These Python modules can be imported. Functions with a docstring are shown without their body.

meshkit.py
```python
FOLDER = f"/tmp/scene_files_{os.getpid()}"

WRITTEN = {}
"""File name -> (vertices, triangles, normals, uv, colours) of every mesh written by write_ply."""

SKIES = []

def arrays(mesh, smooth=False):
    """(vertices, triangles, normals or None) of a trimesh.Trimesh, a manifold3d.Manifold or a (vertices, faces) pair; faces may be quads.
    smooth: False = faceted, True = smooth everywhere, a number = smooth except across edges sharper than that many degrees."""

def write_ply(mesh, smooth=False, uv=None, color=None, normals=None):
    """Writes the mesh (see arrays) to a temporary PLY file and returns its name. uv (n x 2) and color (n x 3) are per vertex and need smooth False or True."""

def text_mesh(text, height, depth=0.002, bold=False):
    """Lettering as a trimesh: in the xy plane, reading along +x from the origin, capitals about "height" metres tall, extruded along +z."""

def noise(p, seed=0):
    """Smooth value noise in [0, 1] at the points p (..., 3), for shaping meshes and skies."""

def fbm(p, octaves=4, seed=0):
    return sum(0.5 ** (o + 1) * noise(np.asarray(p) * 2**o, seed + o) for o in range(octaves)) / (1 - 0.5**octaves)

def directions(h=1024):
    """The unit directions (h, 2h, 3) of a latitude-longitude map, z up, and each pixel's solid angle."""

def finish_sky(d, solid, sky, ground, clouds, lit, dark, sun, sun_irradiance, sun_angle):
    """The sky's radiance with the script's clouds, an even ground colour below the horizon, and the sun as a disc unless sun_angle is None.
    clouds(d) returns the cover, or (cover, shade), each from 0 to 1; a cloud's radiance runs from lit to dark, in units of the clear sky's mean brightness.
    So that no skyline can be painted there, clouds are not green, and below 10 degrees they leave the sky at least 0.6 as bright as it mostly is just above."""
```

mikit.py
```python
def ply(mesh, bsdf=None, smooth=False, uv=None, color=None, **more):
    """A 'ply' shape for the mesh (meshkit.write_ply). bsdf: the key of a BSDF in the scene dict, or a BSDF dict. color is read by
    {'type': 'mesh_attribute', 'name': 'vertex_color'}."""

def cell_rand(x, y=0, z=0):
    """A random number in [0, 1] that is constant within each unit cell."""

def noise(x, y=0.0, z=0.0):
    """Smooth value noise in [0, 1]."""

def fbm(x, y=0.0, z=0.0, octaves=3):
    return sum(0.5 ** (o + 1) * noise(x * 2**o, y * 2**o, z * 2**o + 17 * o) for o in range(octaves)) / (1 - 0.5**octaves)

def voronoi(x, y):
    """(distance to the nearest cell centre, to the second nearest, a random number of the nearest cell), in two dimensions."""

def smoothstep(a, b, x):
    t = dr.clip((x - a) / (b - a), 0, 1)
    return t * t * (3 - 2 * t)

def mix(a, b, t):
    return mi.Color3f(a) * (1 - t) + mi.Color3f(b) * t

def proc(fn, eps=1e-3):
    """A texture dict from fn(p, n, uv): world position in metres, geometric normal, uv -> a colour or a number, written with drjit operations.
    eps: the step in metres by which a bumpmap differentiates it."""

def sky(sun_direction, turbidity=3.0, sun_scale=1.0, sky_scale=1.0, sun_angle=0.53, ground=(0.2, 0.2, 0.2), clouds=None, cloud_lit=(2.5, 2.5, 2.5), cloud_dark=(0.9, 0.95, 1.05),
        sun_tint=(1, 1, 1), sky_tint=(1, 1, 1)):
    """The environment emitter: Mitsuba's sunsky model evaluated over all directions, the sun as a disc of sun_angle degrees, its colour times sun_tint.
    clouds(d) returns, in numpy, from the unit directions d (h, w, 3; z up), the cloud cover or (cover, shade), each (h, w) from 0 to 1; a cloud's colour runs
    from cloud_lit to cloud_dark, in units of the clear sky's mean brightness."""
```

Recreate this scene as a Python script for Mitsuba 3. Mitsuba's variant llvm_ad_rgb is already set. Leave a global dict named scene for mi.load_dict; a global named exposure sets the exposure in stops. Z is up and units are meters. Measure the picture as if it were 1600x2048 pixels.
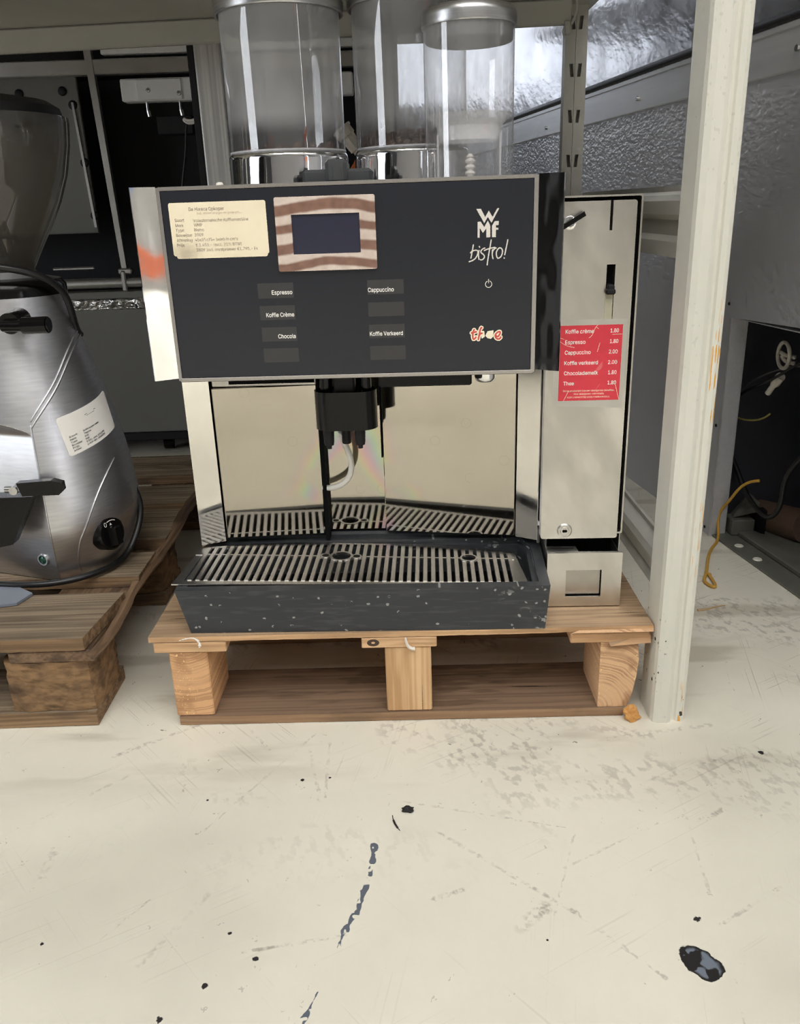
import math, random
import numpy as np, trimesh, drjit as dr, mitsuba as mi, manifold3d as m3
import mikit, meshkit
from mikit import ply, proc, noise, fbm, voronoi, cell_rand, smoothstep, mix
from shapely.geometry import Polygon, LineString, Point, box as sbox
from shapely.ops import unary_union
from shapely import affinity
from scipy.interpolate import PchipInterpolator, CubicSpline

random.seed(7); RNG = np.random.default_rng(7)
scene, labels = {}, {}
T = mi.ScalarTransform4f
# ------------------------------------------------------------------ camera, light, exposure
CAM_H, PITCH, ROLL = 0.60162, math.radians(20.2314), math.radians(1.95434)
EYE = np.array([0, -0.87, CAM_H])
_fw = np.array([0, math.cos(PITCH), -math.sin(PITCH)])
_up = np.cross([1, 0, 0], _fw)
UP = math.cos(ROLL) * _up + math.sin(ROLL) * np.array([1, 0, 0])
scene['camera'] = {'type': 'perspective', 'fov': 2 * math.degrees(math.atan(800 / 1654.43)), 'fov_axis': 'x', 'near_clip': 0.02, 'far_clip': 60.0,
                   'to_world': T().look_at(origin=EYE.tolist(), target=(EYE + _fw).tolist(), up=UP.tolist())}
exposure = -0.88
ROOF_LIGHT = (8.8, 8.7, 8.5)        # translucent roof lights over the aisle
DOOR_LIGHT = (10.0, 10.4, 11.0)     # daylight through the glazed doors right of the aisle
LEFT_LIGHT = (6.0, 6.4, 7.0)        # window on the left
BACK_LIGHT = (2.3, 2.55, 2.95)        # window high in the back wall


# ------------------------------------------------------------------ helpers
def add(key, mesh, mat, smooth=False, **kw):
    scene[key] = ply(mesh, mat, smooth, **kw)
    return key


def numbered(base):
    if not any(k == base or k.startswith(base + '__') for k in scene):
        return base
    i = 1
    while any(k == f'{base}_{i:03d}' or k.startswith(f'{base}_{i:03d}__') for k in scene):
        i += 1
    return f'{base}_{i:03d}'


def part(base, mesh, mat, smooth=False, label=None, **kw):
    k = numbered(base)
    add(k, mesh, mat, smooth, **kw)
    if label:
        labels[k] = {'label': label}
    return k


def tag(key, label, category, group=None):
    labels[key] = {'label': label, 'category': category}
    if group:
        labels[key]['group'] = group


def struct(key, label=None):
    labels[key] = {'kind': 'structure'}
    if label:
        labels[key]['label'] = label


def cat(*ms):
    return trimesh.util.concatenate([m for m in ms])


def hull(pts):
    return trimesh.convex.convex_hull(np.asarray(pts, float))


def cbox(x0, x1, y0, y1, z0, z1, c=0.001):
    c = min(c, abs(x1 - x0) / 2.2, abs(y1 - y0) / 2.2, abs(z1 - z0) / 2.2)
    P = []
    for sx, x in ((1, x0), (-1, x1)):
        for sy, y in ((1, y0), (-1, y1)):
            for sz, z in ((1, z0), (-1, z1)):
                P += [(x, y + sy * c, z + sz * c), (x + sx * c, y, z + sz * c), (x + sx * c, y + sy * c, z)]
    return hull(P)


def bx(x0, x1, y0, y1, z0, z1):
    return trimesh.creation.box(bounds=[[x0, y0, z0], [x1, y1, z1]])


def ext(poly, d):
    polys = getattr(poly, 'geoms', [poly])
    return cat(*[trimesh.creation.extrude_polygon(p, d, engine='earcut') for p in polys if p.area > 1e-12])


XZ = np.array([[1, 0, 0, 0], [0, 0, -1, 0], [0, 1, 0, 0], [0, 0, 0, 1.0]])


def face(poly, y, d):
    """A polygon in (x, z) as a plate whose front face lies at y - d and whose back lies at y."""
    m = ext(poly, d)
    m.apply_transform(XZ)
    m.apply_translation([0, y, 0])
    return m


def flat(poly, z, d):
    m = ext(poly, d)
    m.apply_translation([0, 0, z])
    return m


def rpoly(x0, x1, y0, y1, r):
    return sbox(x0 + r, y0 + r, x1 - r, y1 - r).buffer(r, quad_segs=5)


def text_xz(items, y, d=0.0003):
    """Lettering on a plane that faces -y: items of (text, x0, x1, base z, capital height, bold)."""
    out = []
    for t, x0, x1, z, h, b in items:
        m = meshkit.text_mesh(t, h, d, b)
        lo, hi = m.bounds[0], m.bounds[1]
        m.apply_translation([-lo[0], 0, 0])
        m.apply_scale([(x1 - x0) / (hi[0] - lo[0]), 1, 1])
        m.apply_transform(XZ)
        m.apply_translation([x0, y, z])
        out.append(m)
    return cat(*out)


def lathe(profile, n=56, at=(0, 0, 0)):
    m = trimesh.creation.revolve(np.asarray(profile, float), sections=n)
    m.apply_translation(at)
    return m


def spline(pts, n=60):
    p = np.asarray(pts, float)
    s = np.r_[0, np.cumsum(np.linalg.norm(np.diff(p, axis=0), axis=1))]
    return CubicSpline(s, p)(np.linspace(0, s[-1], n))


def tube(pts, r, sides=10, smooth_path=True, n=60):
    p = spline(pts, n) if smooth_path and len(pts) > 2 else np.asarray(pts, float)
    t = np.gradient(p, axis=0)
    t /= np.linalg.norm(t, axis=1, keepdims=True) + 1e-12
    a = np.cross(t[0], [0, 0, 1.0] if abs(t[0][2]) < .9 else [1.0, 0, 0])
    rows = []
    rr = np.broadcast_to(r, (len(p),))
    ang = np.arange(sides) * 2 * np.pi / sides
    for i in range(len(p)):
        a = a - t[i] * (a @ t[i])
        a /= np.linalg.norm(a)
        b = np.cross(t[i], a)
        rows.append(p[i] + rr[i] * (np.cos(ang)[:, None] * a + np.sin(ang)[:, None] * b))
    v = np.vstack(rows + [p[:1], p[-1:]])
    f = []
    m = len(p)
    for i in range(m - 1):
        for j in range(sides):
            k = (j + 1) % sides
            A, B, C, D = i * sides + j, i * sides + k, (i + 1) * sides + k, (i + 1) * sides + j
            f += [(A, B, C), (A, C, D)]
    for j in range(sides):
        k = (j + 1) % sides
        f += [(m * sides, k, j), (m * sides + 1, (m - 1) * sides + j, (m - 1) * sides + k)]
    mesh = trimesh.Trimesh(v, f, process=False)
    mesh.fix_normals()
    return mesh


def cyl(p0, p1, r, n=28, r1=None):
    p0, p1 = np.asarray(p0, float), np.asarray(p1, float)
    return tube([p0, p1], np.array([r, r if r1 is None else r1]), n, False)


def moved(m, M):
    m = m.copy()
    m.apply_transform(M)
    return m


def frame(x, y, z, yaw):
    M = trimesh.transformations.rotation_matrix(yaw, [0, 0, 1])
    M[:3, 3] = [x, y, z]
    return M


def sub(a, b):
    A = m3.Manifold(m3.Mesh(np.asarray(a.vertices, np.float32), np.asarray(a.faces, np.uint32)))
    B = m3.Manifold(m3.Mesh(np.asarray(b.vertices, np.float32), np.asarray(b.faces, np.uint32)))
    m = (A - B).to_mesh()
    return trimesh.Trimesh(m.vert_properties[:, :3], m.tri_verts, process=False)


# ------------------------------------------------------------------ materials
def mat(key, color, rough=0.5, metal=0.0, spec=0.5, bump=None, bscale=1.0, **kw):
    c = proc(color) if callable(color) else {'type': 'rgb', 'value': list(color)}
    r = proc(rough) if callable(rough) else rough
    b = {'type': 'principled', 'base_color': c, 'roughness': r, 'metallic': metal, 'specular': spec, **kw}
    if bump is not None:
        b = {'type': 'bumpmap', 'nested': b, 'arbitrary': proc(bump[0], bump[1]), 'scale': bscale}
    scene[key] = {'type': 'twosided', 'bsdf': b}
    return key


def S(r, g, b):
    """sRGB 0-255 to linear."""
    return tuple(((x / 255) / 12.92 if x <= 10 else ((x / 255 + .055) / 1.055) ** 2.4) for x in (r, g, b))


def seg(p, x0, y0, x1, y1):
    """distance to a segment on the floor and the position along it"""
    dx, dy = x1 - x0, y1 - y0
    L2 = dx * dx + dy * dy
    t = dr.clip(((p.x - x0) * dx + (p.y - y0) * dy) / L2, 0, 1)
    return dr.sqrt(dr.square(p.x - x0 - t * dx) + dr.square(p.y - y0 - t * dy)), t


CHIPS = [(-0.0376, -0.2054, -0.0387, -0.2257, .0048), (-0.0400, -0.2342, -0.0407, -0.2438, .0026), (-0.0443, -0.2561, -0.0524, -0.2912, .0036),
         (-0.0542, -0.2911, -0.0615, -0.3085, .0038), (-0.0633, -0.3085, -0.0659, -0.3258, .0030), (-0.0810, -0.3691, -0.0966, -0.4116, .0032)]
FAINT = [(-0.0613, -0.3129, -0.1495, -0.3276, .0016, .55), (-0.1077, -0.0047, -0.2141, -0.1741, .0013, .35), (-0.1899, -0.2559, -0.2357, -0.3368, .0030, .22), (-0.2520, -0.1007, -0.2518, -0.1298, .0010, .7),
         (-0.2547, 0.0197, -0.3487, -0.0430, .0035, .45), (0.0198, -0.1818, 0.1454, -0.2968, .0022, .45), (0.1454, -0.2968, 0.2049, -0.3662, .0018, .4), (-0.0106, -0.1396, 0.1579, -0.1885, .0010, .4),
         (0.1673, -0.1926, 0.1270, -0.2988, .0010, .3), (0.2927, -0.1206, 0.2725, -0.2821, .0014, .28), (0.2685, -0.1791, 0.1471, -0.2427, .0013, .32), (0.0936, -0.3112, 0.1195, -0.2900, .0060, .5),
         (0.2973, -0.1857, 0.3261, -0.1706, .0030, .5), (0.3395, -0.2762, 0.2691, -0.3158, .0016, .35), (0.2608, -0.3707, 0.2534, -0.4093, .0013, .3), (0.2655, -0.1192, 0.3486, -0.0885, .0010, .35),
         (0.2283, -0.0441, 0.3672, -0.0218, .0035, .3), (-0.2791, -0.3092, -0.2466, -0.2655, .0010, .35), (-0.4032, -0.1575, -0.3201, -0.0796, .0020, .25), (-0.3615, -0.2358, -0.3621, -0.1958, .0045, .35),
         (0.0155, -0.2768, 0.0464, -0.2663, .0030, .45), (0.1523, 0.0012, 0.2896, -0.0376, .0080, .3), (-0.1165, -0.0443, -0.0976, -0.1336, .0020, .35), (-0.0940, -0.0259, -0.0921, -0.1339, .0014, .3), (-0.1949, 0.0003, -0.1644, -0.0416, .0018, .35)]
SPECKS = [(-0.3293, -0.3114, .0022), (-0.1641, -0.3064, .0022), (-0.1375, -0.3347, .0028), (-0.12, -0.099, .0028), (-0.0892, -0.0962, .0018), (-0.2212, -0.1273, .0018), (0.2518, -0.3086, .0036), (-0.1753, -0.3595, .0034),
          (-0.2058, -0.389, .0036), (0.4055, -0.0779, .0035), (0.1154, -0.3254, .0016)]
HOLE = (0.2390, -0.3535)


def floor_fn(p, n, uv):
    base = mix(S(210, 206, 192), S(223, 219, 204), fbm(p.x * 5, p.y * 5, 1.0))
    base = mix(base, S(192, 186, 172), 0.5 * smoothstep(.45, .8, fbm(p.x * 3 + 7, p.y * 4, 4.0, octaves=5)))
    base = mix(base, S(150, 140, 122), .45 * smoothstep(.55, .75, fbm(p.x * 5, p.y * 22, 14.0, octaves=5)) * smoothstep(-.16, .0, p.y))
    # dirt and fine scratches, thicker near the racking
    dirty = 0.35 + 0.65 * smoothstep(-.2, .05, p.y + .1 * (fbm(p.x * 6, p.y * 6) - .5))
    for a, k in ((.5, 1.0), (-.85, 2.0), (1.35, 3.0)):
        u, v = p.x * math.cos(a) + p.y * math.sin(a), -p.x * math.sin(a) + p.y * math.cos(a)
        s = smoothstep(.84, .94, noise(u * 11, v * 700, k)) * smoothstep(.52, .75, fbm(u * 9, v * 16, k + 5))
        base = mix(base, S(132, 124, 112), .36 * s * dirty)
    sm = smoothstep(.50, .74, fbm(p.x * 150 + p.y * 40, p.y * 110, 3.0, octaves=4)) * smoothstep(.5, .66, fbm(p.x * 8, p.y * 8, 9.0))
    base = mix(base, S(124, 118, 106), .42 * sm * smoothstep(-.30, -.02, p.y))
    d, _, w = voronoi(p.x * 60 + .5 * noise(p.x * 300, p.y * 300), p.y * 60 + .5 * noise(p.x * 300, p.y * 300, 5.0))
    base = mix(base, S(70, 63, 56), .8 * dr.select((w > .88) & (d < .02 + .5 * (w - .88)), 1.0, 0.0) * dirty)
    wob = .0035 * (fbm(p.x * 120, p.y * 120, 2.0) - .5)
    for x0, y0, x1, y1, w, k in FAINT:
        d, t = seg(p, x0, y0, x1, y1)
        m = smoothstep(w * 1.5, w * .4, d + wob) * smoothstep(.40, .66, fbm(p.x * 210, p.y * 210, k * 10)) * (.25 + .75 * smoothstep(.3, .7, fbm(t * 9, k, 3.0)))
        base = mix(base, S(112, 100, 90), k * m)
    for x0, y0, x1, y1, w in CHIPS:
        d, t = seg(p, x0, y0, x1, y1)
        m = smoothstep(w * 1.02, w * .9, d + wob * 1.4 + .0012)
        base = mix(base, S(92, 98, 108), m * smoothstep(.22, .32, noise(p.x * 260, p.y * 260, 8.0)))
    for x, y, r in SPECKS:
        d = dr.sqrt(dr.square(p.x - x) + dr.square(p.y - y)) + 1.1 * r * (fbm(p.x * 420, p.y * 420, 3.0) - .45)
        base = mix(base, S(40, 37, 38), smoothstep(r, r * .75, d))
    # the worn-through spot
    c, s = math.cos(-1.0), math.sin(-1.0)
    u = ((p.x - HOLE[0]) * c + (p.y - HOLE[1]) * s) / .0192
    v = (-(p.x - HOLE[0]) * s + (p.y - HOLE[1]) * c) / .0142
    d = dr.sqrt(u * u + v * v) + .35 * (fbm(p.x * 160, p.y * 160, 6.0) - .5)
    inner = mix(S(28, 27, 27), S(108, 116, 128), smoothstep(.45, .56, fbm(p.x * 110, p.y * 110, 11.0)))
    inner = mix(S(26, 25, 25), inner, smoothstep(.95, .72, d))
    return mix(base, inner, smoothstep(1.02, .97, d))


def floor_rough(p, n, uv):
    return .38 + .25 * fbm(p.x * 8, p.y * 8, 2.0)


mat('m_floor', floor_fn, floor_rough, spec=.45, bump=(lambda p, n, uv: fbm(p.x * 9, p.y * 9, 1.0) * .004 + fbm(p.x * 70, p.y * 70, 1.0) * .0003, 2e-3))
mat('m_hall', S(196, 194, 188), .9, spec=.1)
mat('m_hall_mid', S(112, 110, 108), .9, spec=.1)
mat('m_hall_dark', S(70, 70, 72), .9, spec=.1)


def stipple(p, n, uv):
    u = p.y - p.x * .1477
    return (fbm(u * 95 + p.z * 30, p.z * 170 - u * 20, 1.0, octaves=2) + .3 * noise(u * 240, p.z * 360, 4.0)) * .0021


mat('m_stipple', lambda p, n, uv: mix(S(182, 183, 189), S(192, 193, 199), fbm(p.y * 4, p.z * 4, 3.0)), .32, spec=.9, bump=(stipple, 1.2e-3))
mat('m_alu_trim', lambda p, n, uv: mix((.62, .62, .63), (.8, .8, .8), fbm(p.y * 3, p.z * 60, 1.0)), .42, metal=.6)
mat('m_sheet', lambda p, n, uv: mix((.50, .50, .52), (.66, .65, .66), fbm(p.y * 6, p.z * 9, 1.0)), lambda p, n, uv: .16 + .22 * fbm(p.y * 13, p.z * 17, 2.0), metal=1.0,
    bump=(lambda p, n, uv: fbm(p.y * 7 + p.z * 5, p.z * 22 - p.y * 12, 2.0) * .0020 + fbm(p.y * 40 + p.z * 30, p.z * 90 - p.y * 40, 5.0) * .0006, 2e-3))
mat('m_rubber', S(38, 38, 40), .5)


def cream(p, n, uv):
    b = mix(S(202, 201, 190), S(212, 210, 200), fbm(p.x * 30, p.z * 6, 1.0))
    ch = smoothstep(.82 , .86, noise(p.x * 420, p.z * 230, p.y * 420)) * smoothstep(.50, .62, fbm(p.x * 14, p.z * 9, 5.0)) * (.12 + .88 * smoothstep(.30, .08, p.z))
    b = mix(b, S(58, 52, 46), ch)
    ye = smoothstep(.327, .331, p.x) * smoothstep(.05, -.01, p.y) * smoothstep(.58, .66, noise(p.x * 700, p.z * 60, p.y * 500)) * smoothstep(.44, .52, fbm(p.x, p.z * 9, 8.0)) * smoothstep(.52, .45, p.z)
    return mix(b, S(206, 150, 52), ye)


mat('m_cream', cream, .32, spec=.5)
mat('m_rack', lambda p, n, uv: mix(S(152, 150, 142), S(164, 162, 153), fbm(p.x * 12, p.z * 12, p.y * 12)), .38, spec=.5)


def wood_mat(key, lite, dark, dirt, dirt_amt, axis=0, top=None, scale=1.0):
    def fn(p, n, uv):
        a, b, c = ((p.x, p.y, p.z), (p.y, p.x, p.z), (p.z, p.x, p.y))[axis]
        b = b + .012 * fbm(a * 5, b * 14, c * 14)
        c = c + .010 * fbm(a * 5 + 9, b * 14, c * 14)
        g1 = smoothstep(.30, .72, noise(a * 2.5, b * 330, c * 330))
        g2 = noise(a * 12, b * 1100, c * 1100)
        br = smoothstep(.38, .68, fbm(a * 4, b * 45, c * 45))
        col = mix(lite, dark, .38 * g1 + .22 * g2 + .34 * br)
        k = smoothstep(.45, .70, fbm(a * 14 + 3, b * 60, c * 60, octaves=4))
        col = mix(col, dirt, dirt_amt * k)
        ck = smoothstep(.86, .93, noise(a * 7, b * 420, c * 420)) * smoothstep(.48, .6, fbm(a * 6, b * 24, c * 24))
        col = mix(col, S(50, 38, 29), .8 * ck)
        if top is not None:
            tc = mix(top[0], top[1], .5 * g1 + .2 * g2 + .3 * br)
            tc = mix(tc, S(70, 56, 44), .55 * smoothstep(.52, .70, fbm(a * 20, b * 90, 7.0, octaves=4)) * smoothstep(.45, .6, fbm(a * 5, b * 16, 2.0)))
            tc = mix(tc, S(46, 36, 28), .8 * ck)
            col = dr.select(n.z > .7, mix(col, tc, .85), col)
        return col
    return mat(key, fn, .68, spec=.25, bump=(lambda p, n, uv: noise((p.x, p.y, p.z)[axis] * 8, (p.y, p.x, p.x)[axis] * 300, (p.z, p.z, p.y)[axis] * 300) * .0006, 6e-4))


wood_mat('m_wood', S(214, 178, 138), S(158, 118, 82), S(120, 96, 74), .35, 0, (S(168, 143, 116), S(122, 100, 78)))
wood_mat('m_wood_floorboard', S(158, 128, 100), S(112, 86, 64), S(92, 74, 58), .5, 0, (S(130, 108, 90), S(100, 82, 68)))
wood_mat('m_wood_upright', S(216, 182, 140), S(172, 132, 92), S(146, 114, 84), .3, 2)
wood_mat('m_wood_deep', S(196, 150, 104), S(150, 106, 66), S(110, 84, 60), .35, 1)
wood_mat('m_wood_old', S(142, 116, 88), S(96, 75, 55), S(70, 57, 46), .7, 0, (S(142, 128, 108), S(92, 80, 66)))
wood_mat('m_wood_old_deep', S(126, 102, 80), S(84, 66, 50), S(62, 50, 42), .7, 1)


def endgrain(cx, cz, key, lite, dark):
    def fn(p, n, uv):
        r = dr.sqrt(dr.square(p.x - cx) + dr.square(p.z - cz)) + .004 * fbm(p.x * 60, p.z * 60, 1.0)
        g = noise(r * 700, 0.0, 0.0)
        col = mix(lite, dark, .55 * smoothstep(.3, .7, g) * (.35 + .65 * smoothstep(.3, .6, fbm(p.x * 30, p.z * 30, 2.0))))
        col = mix(col, dark, .6 * smoothstep(.45, .7, fbm(p.x * 40, p.z * 40, 4.0)))
        fl = smoothstep(.83, .9, noise(p.x * 900, p.z * 500, p.y * 900))
        return mix(col, S(240, 205, 150), .8 * fl)
    mat(key, fn, .6, spec=.3)
    return key


endgrain(-.268, .135, 'm_end_left', S(204, 160, 118), S(152, 112, 78))
endgrain(.233, .012, 'm_end_right', S(208, 170, 132), S(140, 100, 72))
mat('m_end_old', lambda p, n, uv: mix(mix(S(136, 108, 78), S(96, 76, 58), smoothstep(.25, .75, fbm(p.x * 60, p.z * 120, p.y * 60, octaves=5))), S(58, 47, 38), .7 * smoothstep(.50, .62, fbm(p.x * 24, p.z * 38, p.y * 24, octaves=5))), .8, spec=.15,
    bump=(lambda p, n, uv: fbm(p.x * 60, p.z * 160, p.y * 60) * .004, 1e-3))

mat('m_panel_glass', lambda p, n, uv: mix(S(34, 36, 42), S(40, 42, 49), fbm(p.x * 4, p.z * 6, 1.0)), .25, spec=.35)
mat('m_label_dark', S(58, 57, 58), .4, spec=.4)
mat('m_satin', (.44, .42, .40), .35, metal=.9)
mat('m_chrome', lambda p, n, uv: mix((.78, .78, .79), (.90, .90, .90), fbm(p.x * 30, p.z * 30, p.y * 30)), .045, metal=1.0, bump=(lambda p, n, uv: fbm(p.x * 25, p.z * 9, p.y * 25) * .0012, 1e-3))


def plate_col(p, n, uv):
    c = mix((.44, .405, .345), (.53, .495, .43), fbm(p.x * 6, p.z * 6, 2.0))
    # heat rainbow low on the plates around the middle recess
    d = dr.abs(p.x + .06) * 1.4 + dr.abs(p.z - .235) * .8 + .05 * (fbm(p.x * 14, p.z * 14, 1.0) - .5)
    b = smoothstep(.03, .07, d) * smoothstep(.16, .10, d)
    hue = d * 95
    rb = mi.Color3f(.5 + .5 * dr.cos(hue), .5 + .5 * dr.cos(hue + 2.1), .5 + .5 * dr.cos(hue + 4.2))
    c = c * (1 + .30 * b * smoothstep(.40, .62, fbm(p.x * 22, p.z * 22, 3.0)) * (rb - .5))
    dd, _, w = voronoi(p.x * 42, p.z * 42)
    ring = smoothstep(.03, .0, dr.abs(dd - .16 - .1 * w)) * dr.select(w > .86, 1.0, 0.0)
    return mix(c, (.36, .34, .30), .35 * ring)


mat('m_plate', plate_col, lambda p, n, uv: .05 + .09 * smoothstep(.4, .8, fbm(p.x * 9, p.z * 9, 6.0)), metal=1.0)
mat('m_column', lambda p, n, uv: mix((.72, .69, .64), (.84, .82, .78), fbm(p.x * 30, p.z * 7, 2.0)), lambda p, n, uv: .02 + .13 * fbm(p.x * 60, p.z * 11, 6.0), metal=1.0)
mat('m_steel', lambda p, n, uv: mix((.50, .48, .45), (.70, .68, .64), smoothstep(.30, .75, fbm(p.x * 18 + p.z * 6, p.z * 9, 2.0, octaves=5))), lambda p, n, uv: .22 + .2 * fbm(p.x * 22, p.z * 16, 6.0), metal=1.0)
mat('m_flap', lambda p, n, uv: mix((.42, .40, .37), (.52, .50, .47), fbm(p.x * 40, p.z * 40, 2.0)), .3, metal=1.0)
mat('m_steel_dark', (.30, .30, .30), .4, metal=.8)
mat('m_grate', lambda p, n, uv: mix((.70, .68, .64), (.82, .80, .77), fbm(p.x * 50, p.y * 50, 2.0)), .30, metal=1.0)


def tray_col(p, n, uv):
    c = mix(S(46, 48, 51), S(54, 56, 59), fbm(p.x * 8, p.z * 30, p.y * 20))
    c = mix(c, S(78, 79, 80), .35 * smoothstep(.5, .8, fbm(p.x * 40, p.z * 300, 2.0, octaves=4)))
    wx, wz = p.x + .006 * fbm(p.x * 60, p.z * 60, 3.0), p.z + .006 * fbm(p.x * 60, p.z * 60, 9.0)
    d, _, w = voronoi(wx * 85, wz * 105)
    thr = .80 - .40 * smoothstep(.10, .17, p.x)
    fl = dr.select(w > thr, 1.0, 0.0) * smoothstep(.19, .13, d) * smoothstep(.35, .5, noise(p.x * 380, p.z * 420, 2.0))
    c = mix(c, S(150, 150, 148), .8 * fl)
    mess = smoothstep(.52, .58, fbm(p.x * 120, p.z * 160, 5.0, octaves=4)) * smoothstep(.10, .14, p.x) * smoothstep(.40, .55, fbm(p.x * 24, p.z * 36, 12.0))
    return mix(c, S(160, 160, 158), .6 * mess * dr.select(n.z < .5, 1.0, .15))


mat('m_tray', tray_col, .42, spec=.4)
mat('m_black', S(14, 13, 13), .16, spec=.28)
mat('m_black_matte', S(28, 28, 30), .5, spec=.25)
mat('m_grey_plastic', S(58, 60, 62), .5, spec=.4)
mat('m_void', S(10, 10, 11), .8, spec=.1)
mat('m_sticker', lambda p, n, uv: mix(mix(S(226, 214, 186), S(236, 224, 198), fbm(p.x * 30, p.z * 30, 1.0)), S(150, 138, 116), .6 * smoothstep(.03, .005, dr.sqrt(dr.square(p.x + .213) + dr.square((p.z - .563) * 1.3)) + .012 * fbm(p.x * 200, p.z * 200))), .55, spec=.3)
mat('m_ink', S(88, 70, 60), .6, spec=.2)
mat('m_ink_faint', S(160, 140, 118), .6, spec=.2)
mat('m_ink_grey', S(88, 86, 88), .6, spec=.2)
mat('m_white', S(232, 228, 222), .5)
mat('m_logo', S(214, 208, 200), .4)
mat('m_tea_red', S(196, 82, 76), .5)
mat('m_tea_cream', S(236, 226, 200), .5)


def card_col(p, n, uv):
    c = mix(S(205, 44, 62), S(216, 54, 70), fbm(p.x * 20, p.z * 20, 1.0))
    return mix(c, S(230, 130, 134), .5 * smoothstep(.84, .92, noise(p.x * 60 + p.z * 40, p.z * 300 - p.x * 420, 2.0)) * smoothstep(.52, .66, fbm(p.x * 22, p.z * 22, 8.0)))


mat('m_card', card_col, .3, spec=.5)
mat('m_tape', lambda p, n, uv: mix((.50, .48, .45), (.62, .60, .56), fbm(p.x * 40, p.z * 14, 1.0)), .42, metal=.75)
mat('m_tape_strip', S(172, 168, 148), .5)


def bezel(p, n, uv):
    v = (p.z - .5423) / .072 + .05 * dr.sin(p.x * 44 + 1.0) + .03 * (fbm(p.x * 60, p.z * 40, 1.0) - .5)
    k = mi.Float(0)
    for a, b in ((.02, .14), (.26, .40), (.54, .66), (.78, .93)):
        k = dr.maximum(k, smoothstep(a - .02, a + .02, v) * smoothstep(b + .02, b - .02, v))
    g = fbm(p.x * 160, p.z * 160, 5.0)
    return mix(mix(S(214, 200, 190), S(190, 172, 160), g), mix(S(140, 106, 92), S(112, 84, 72), g), k)


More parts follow.
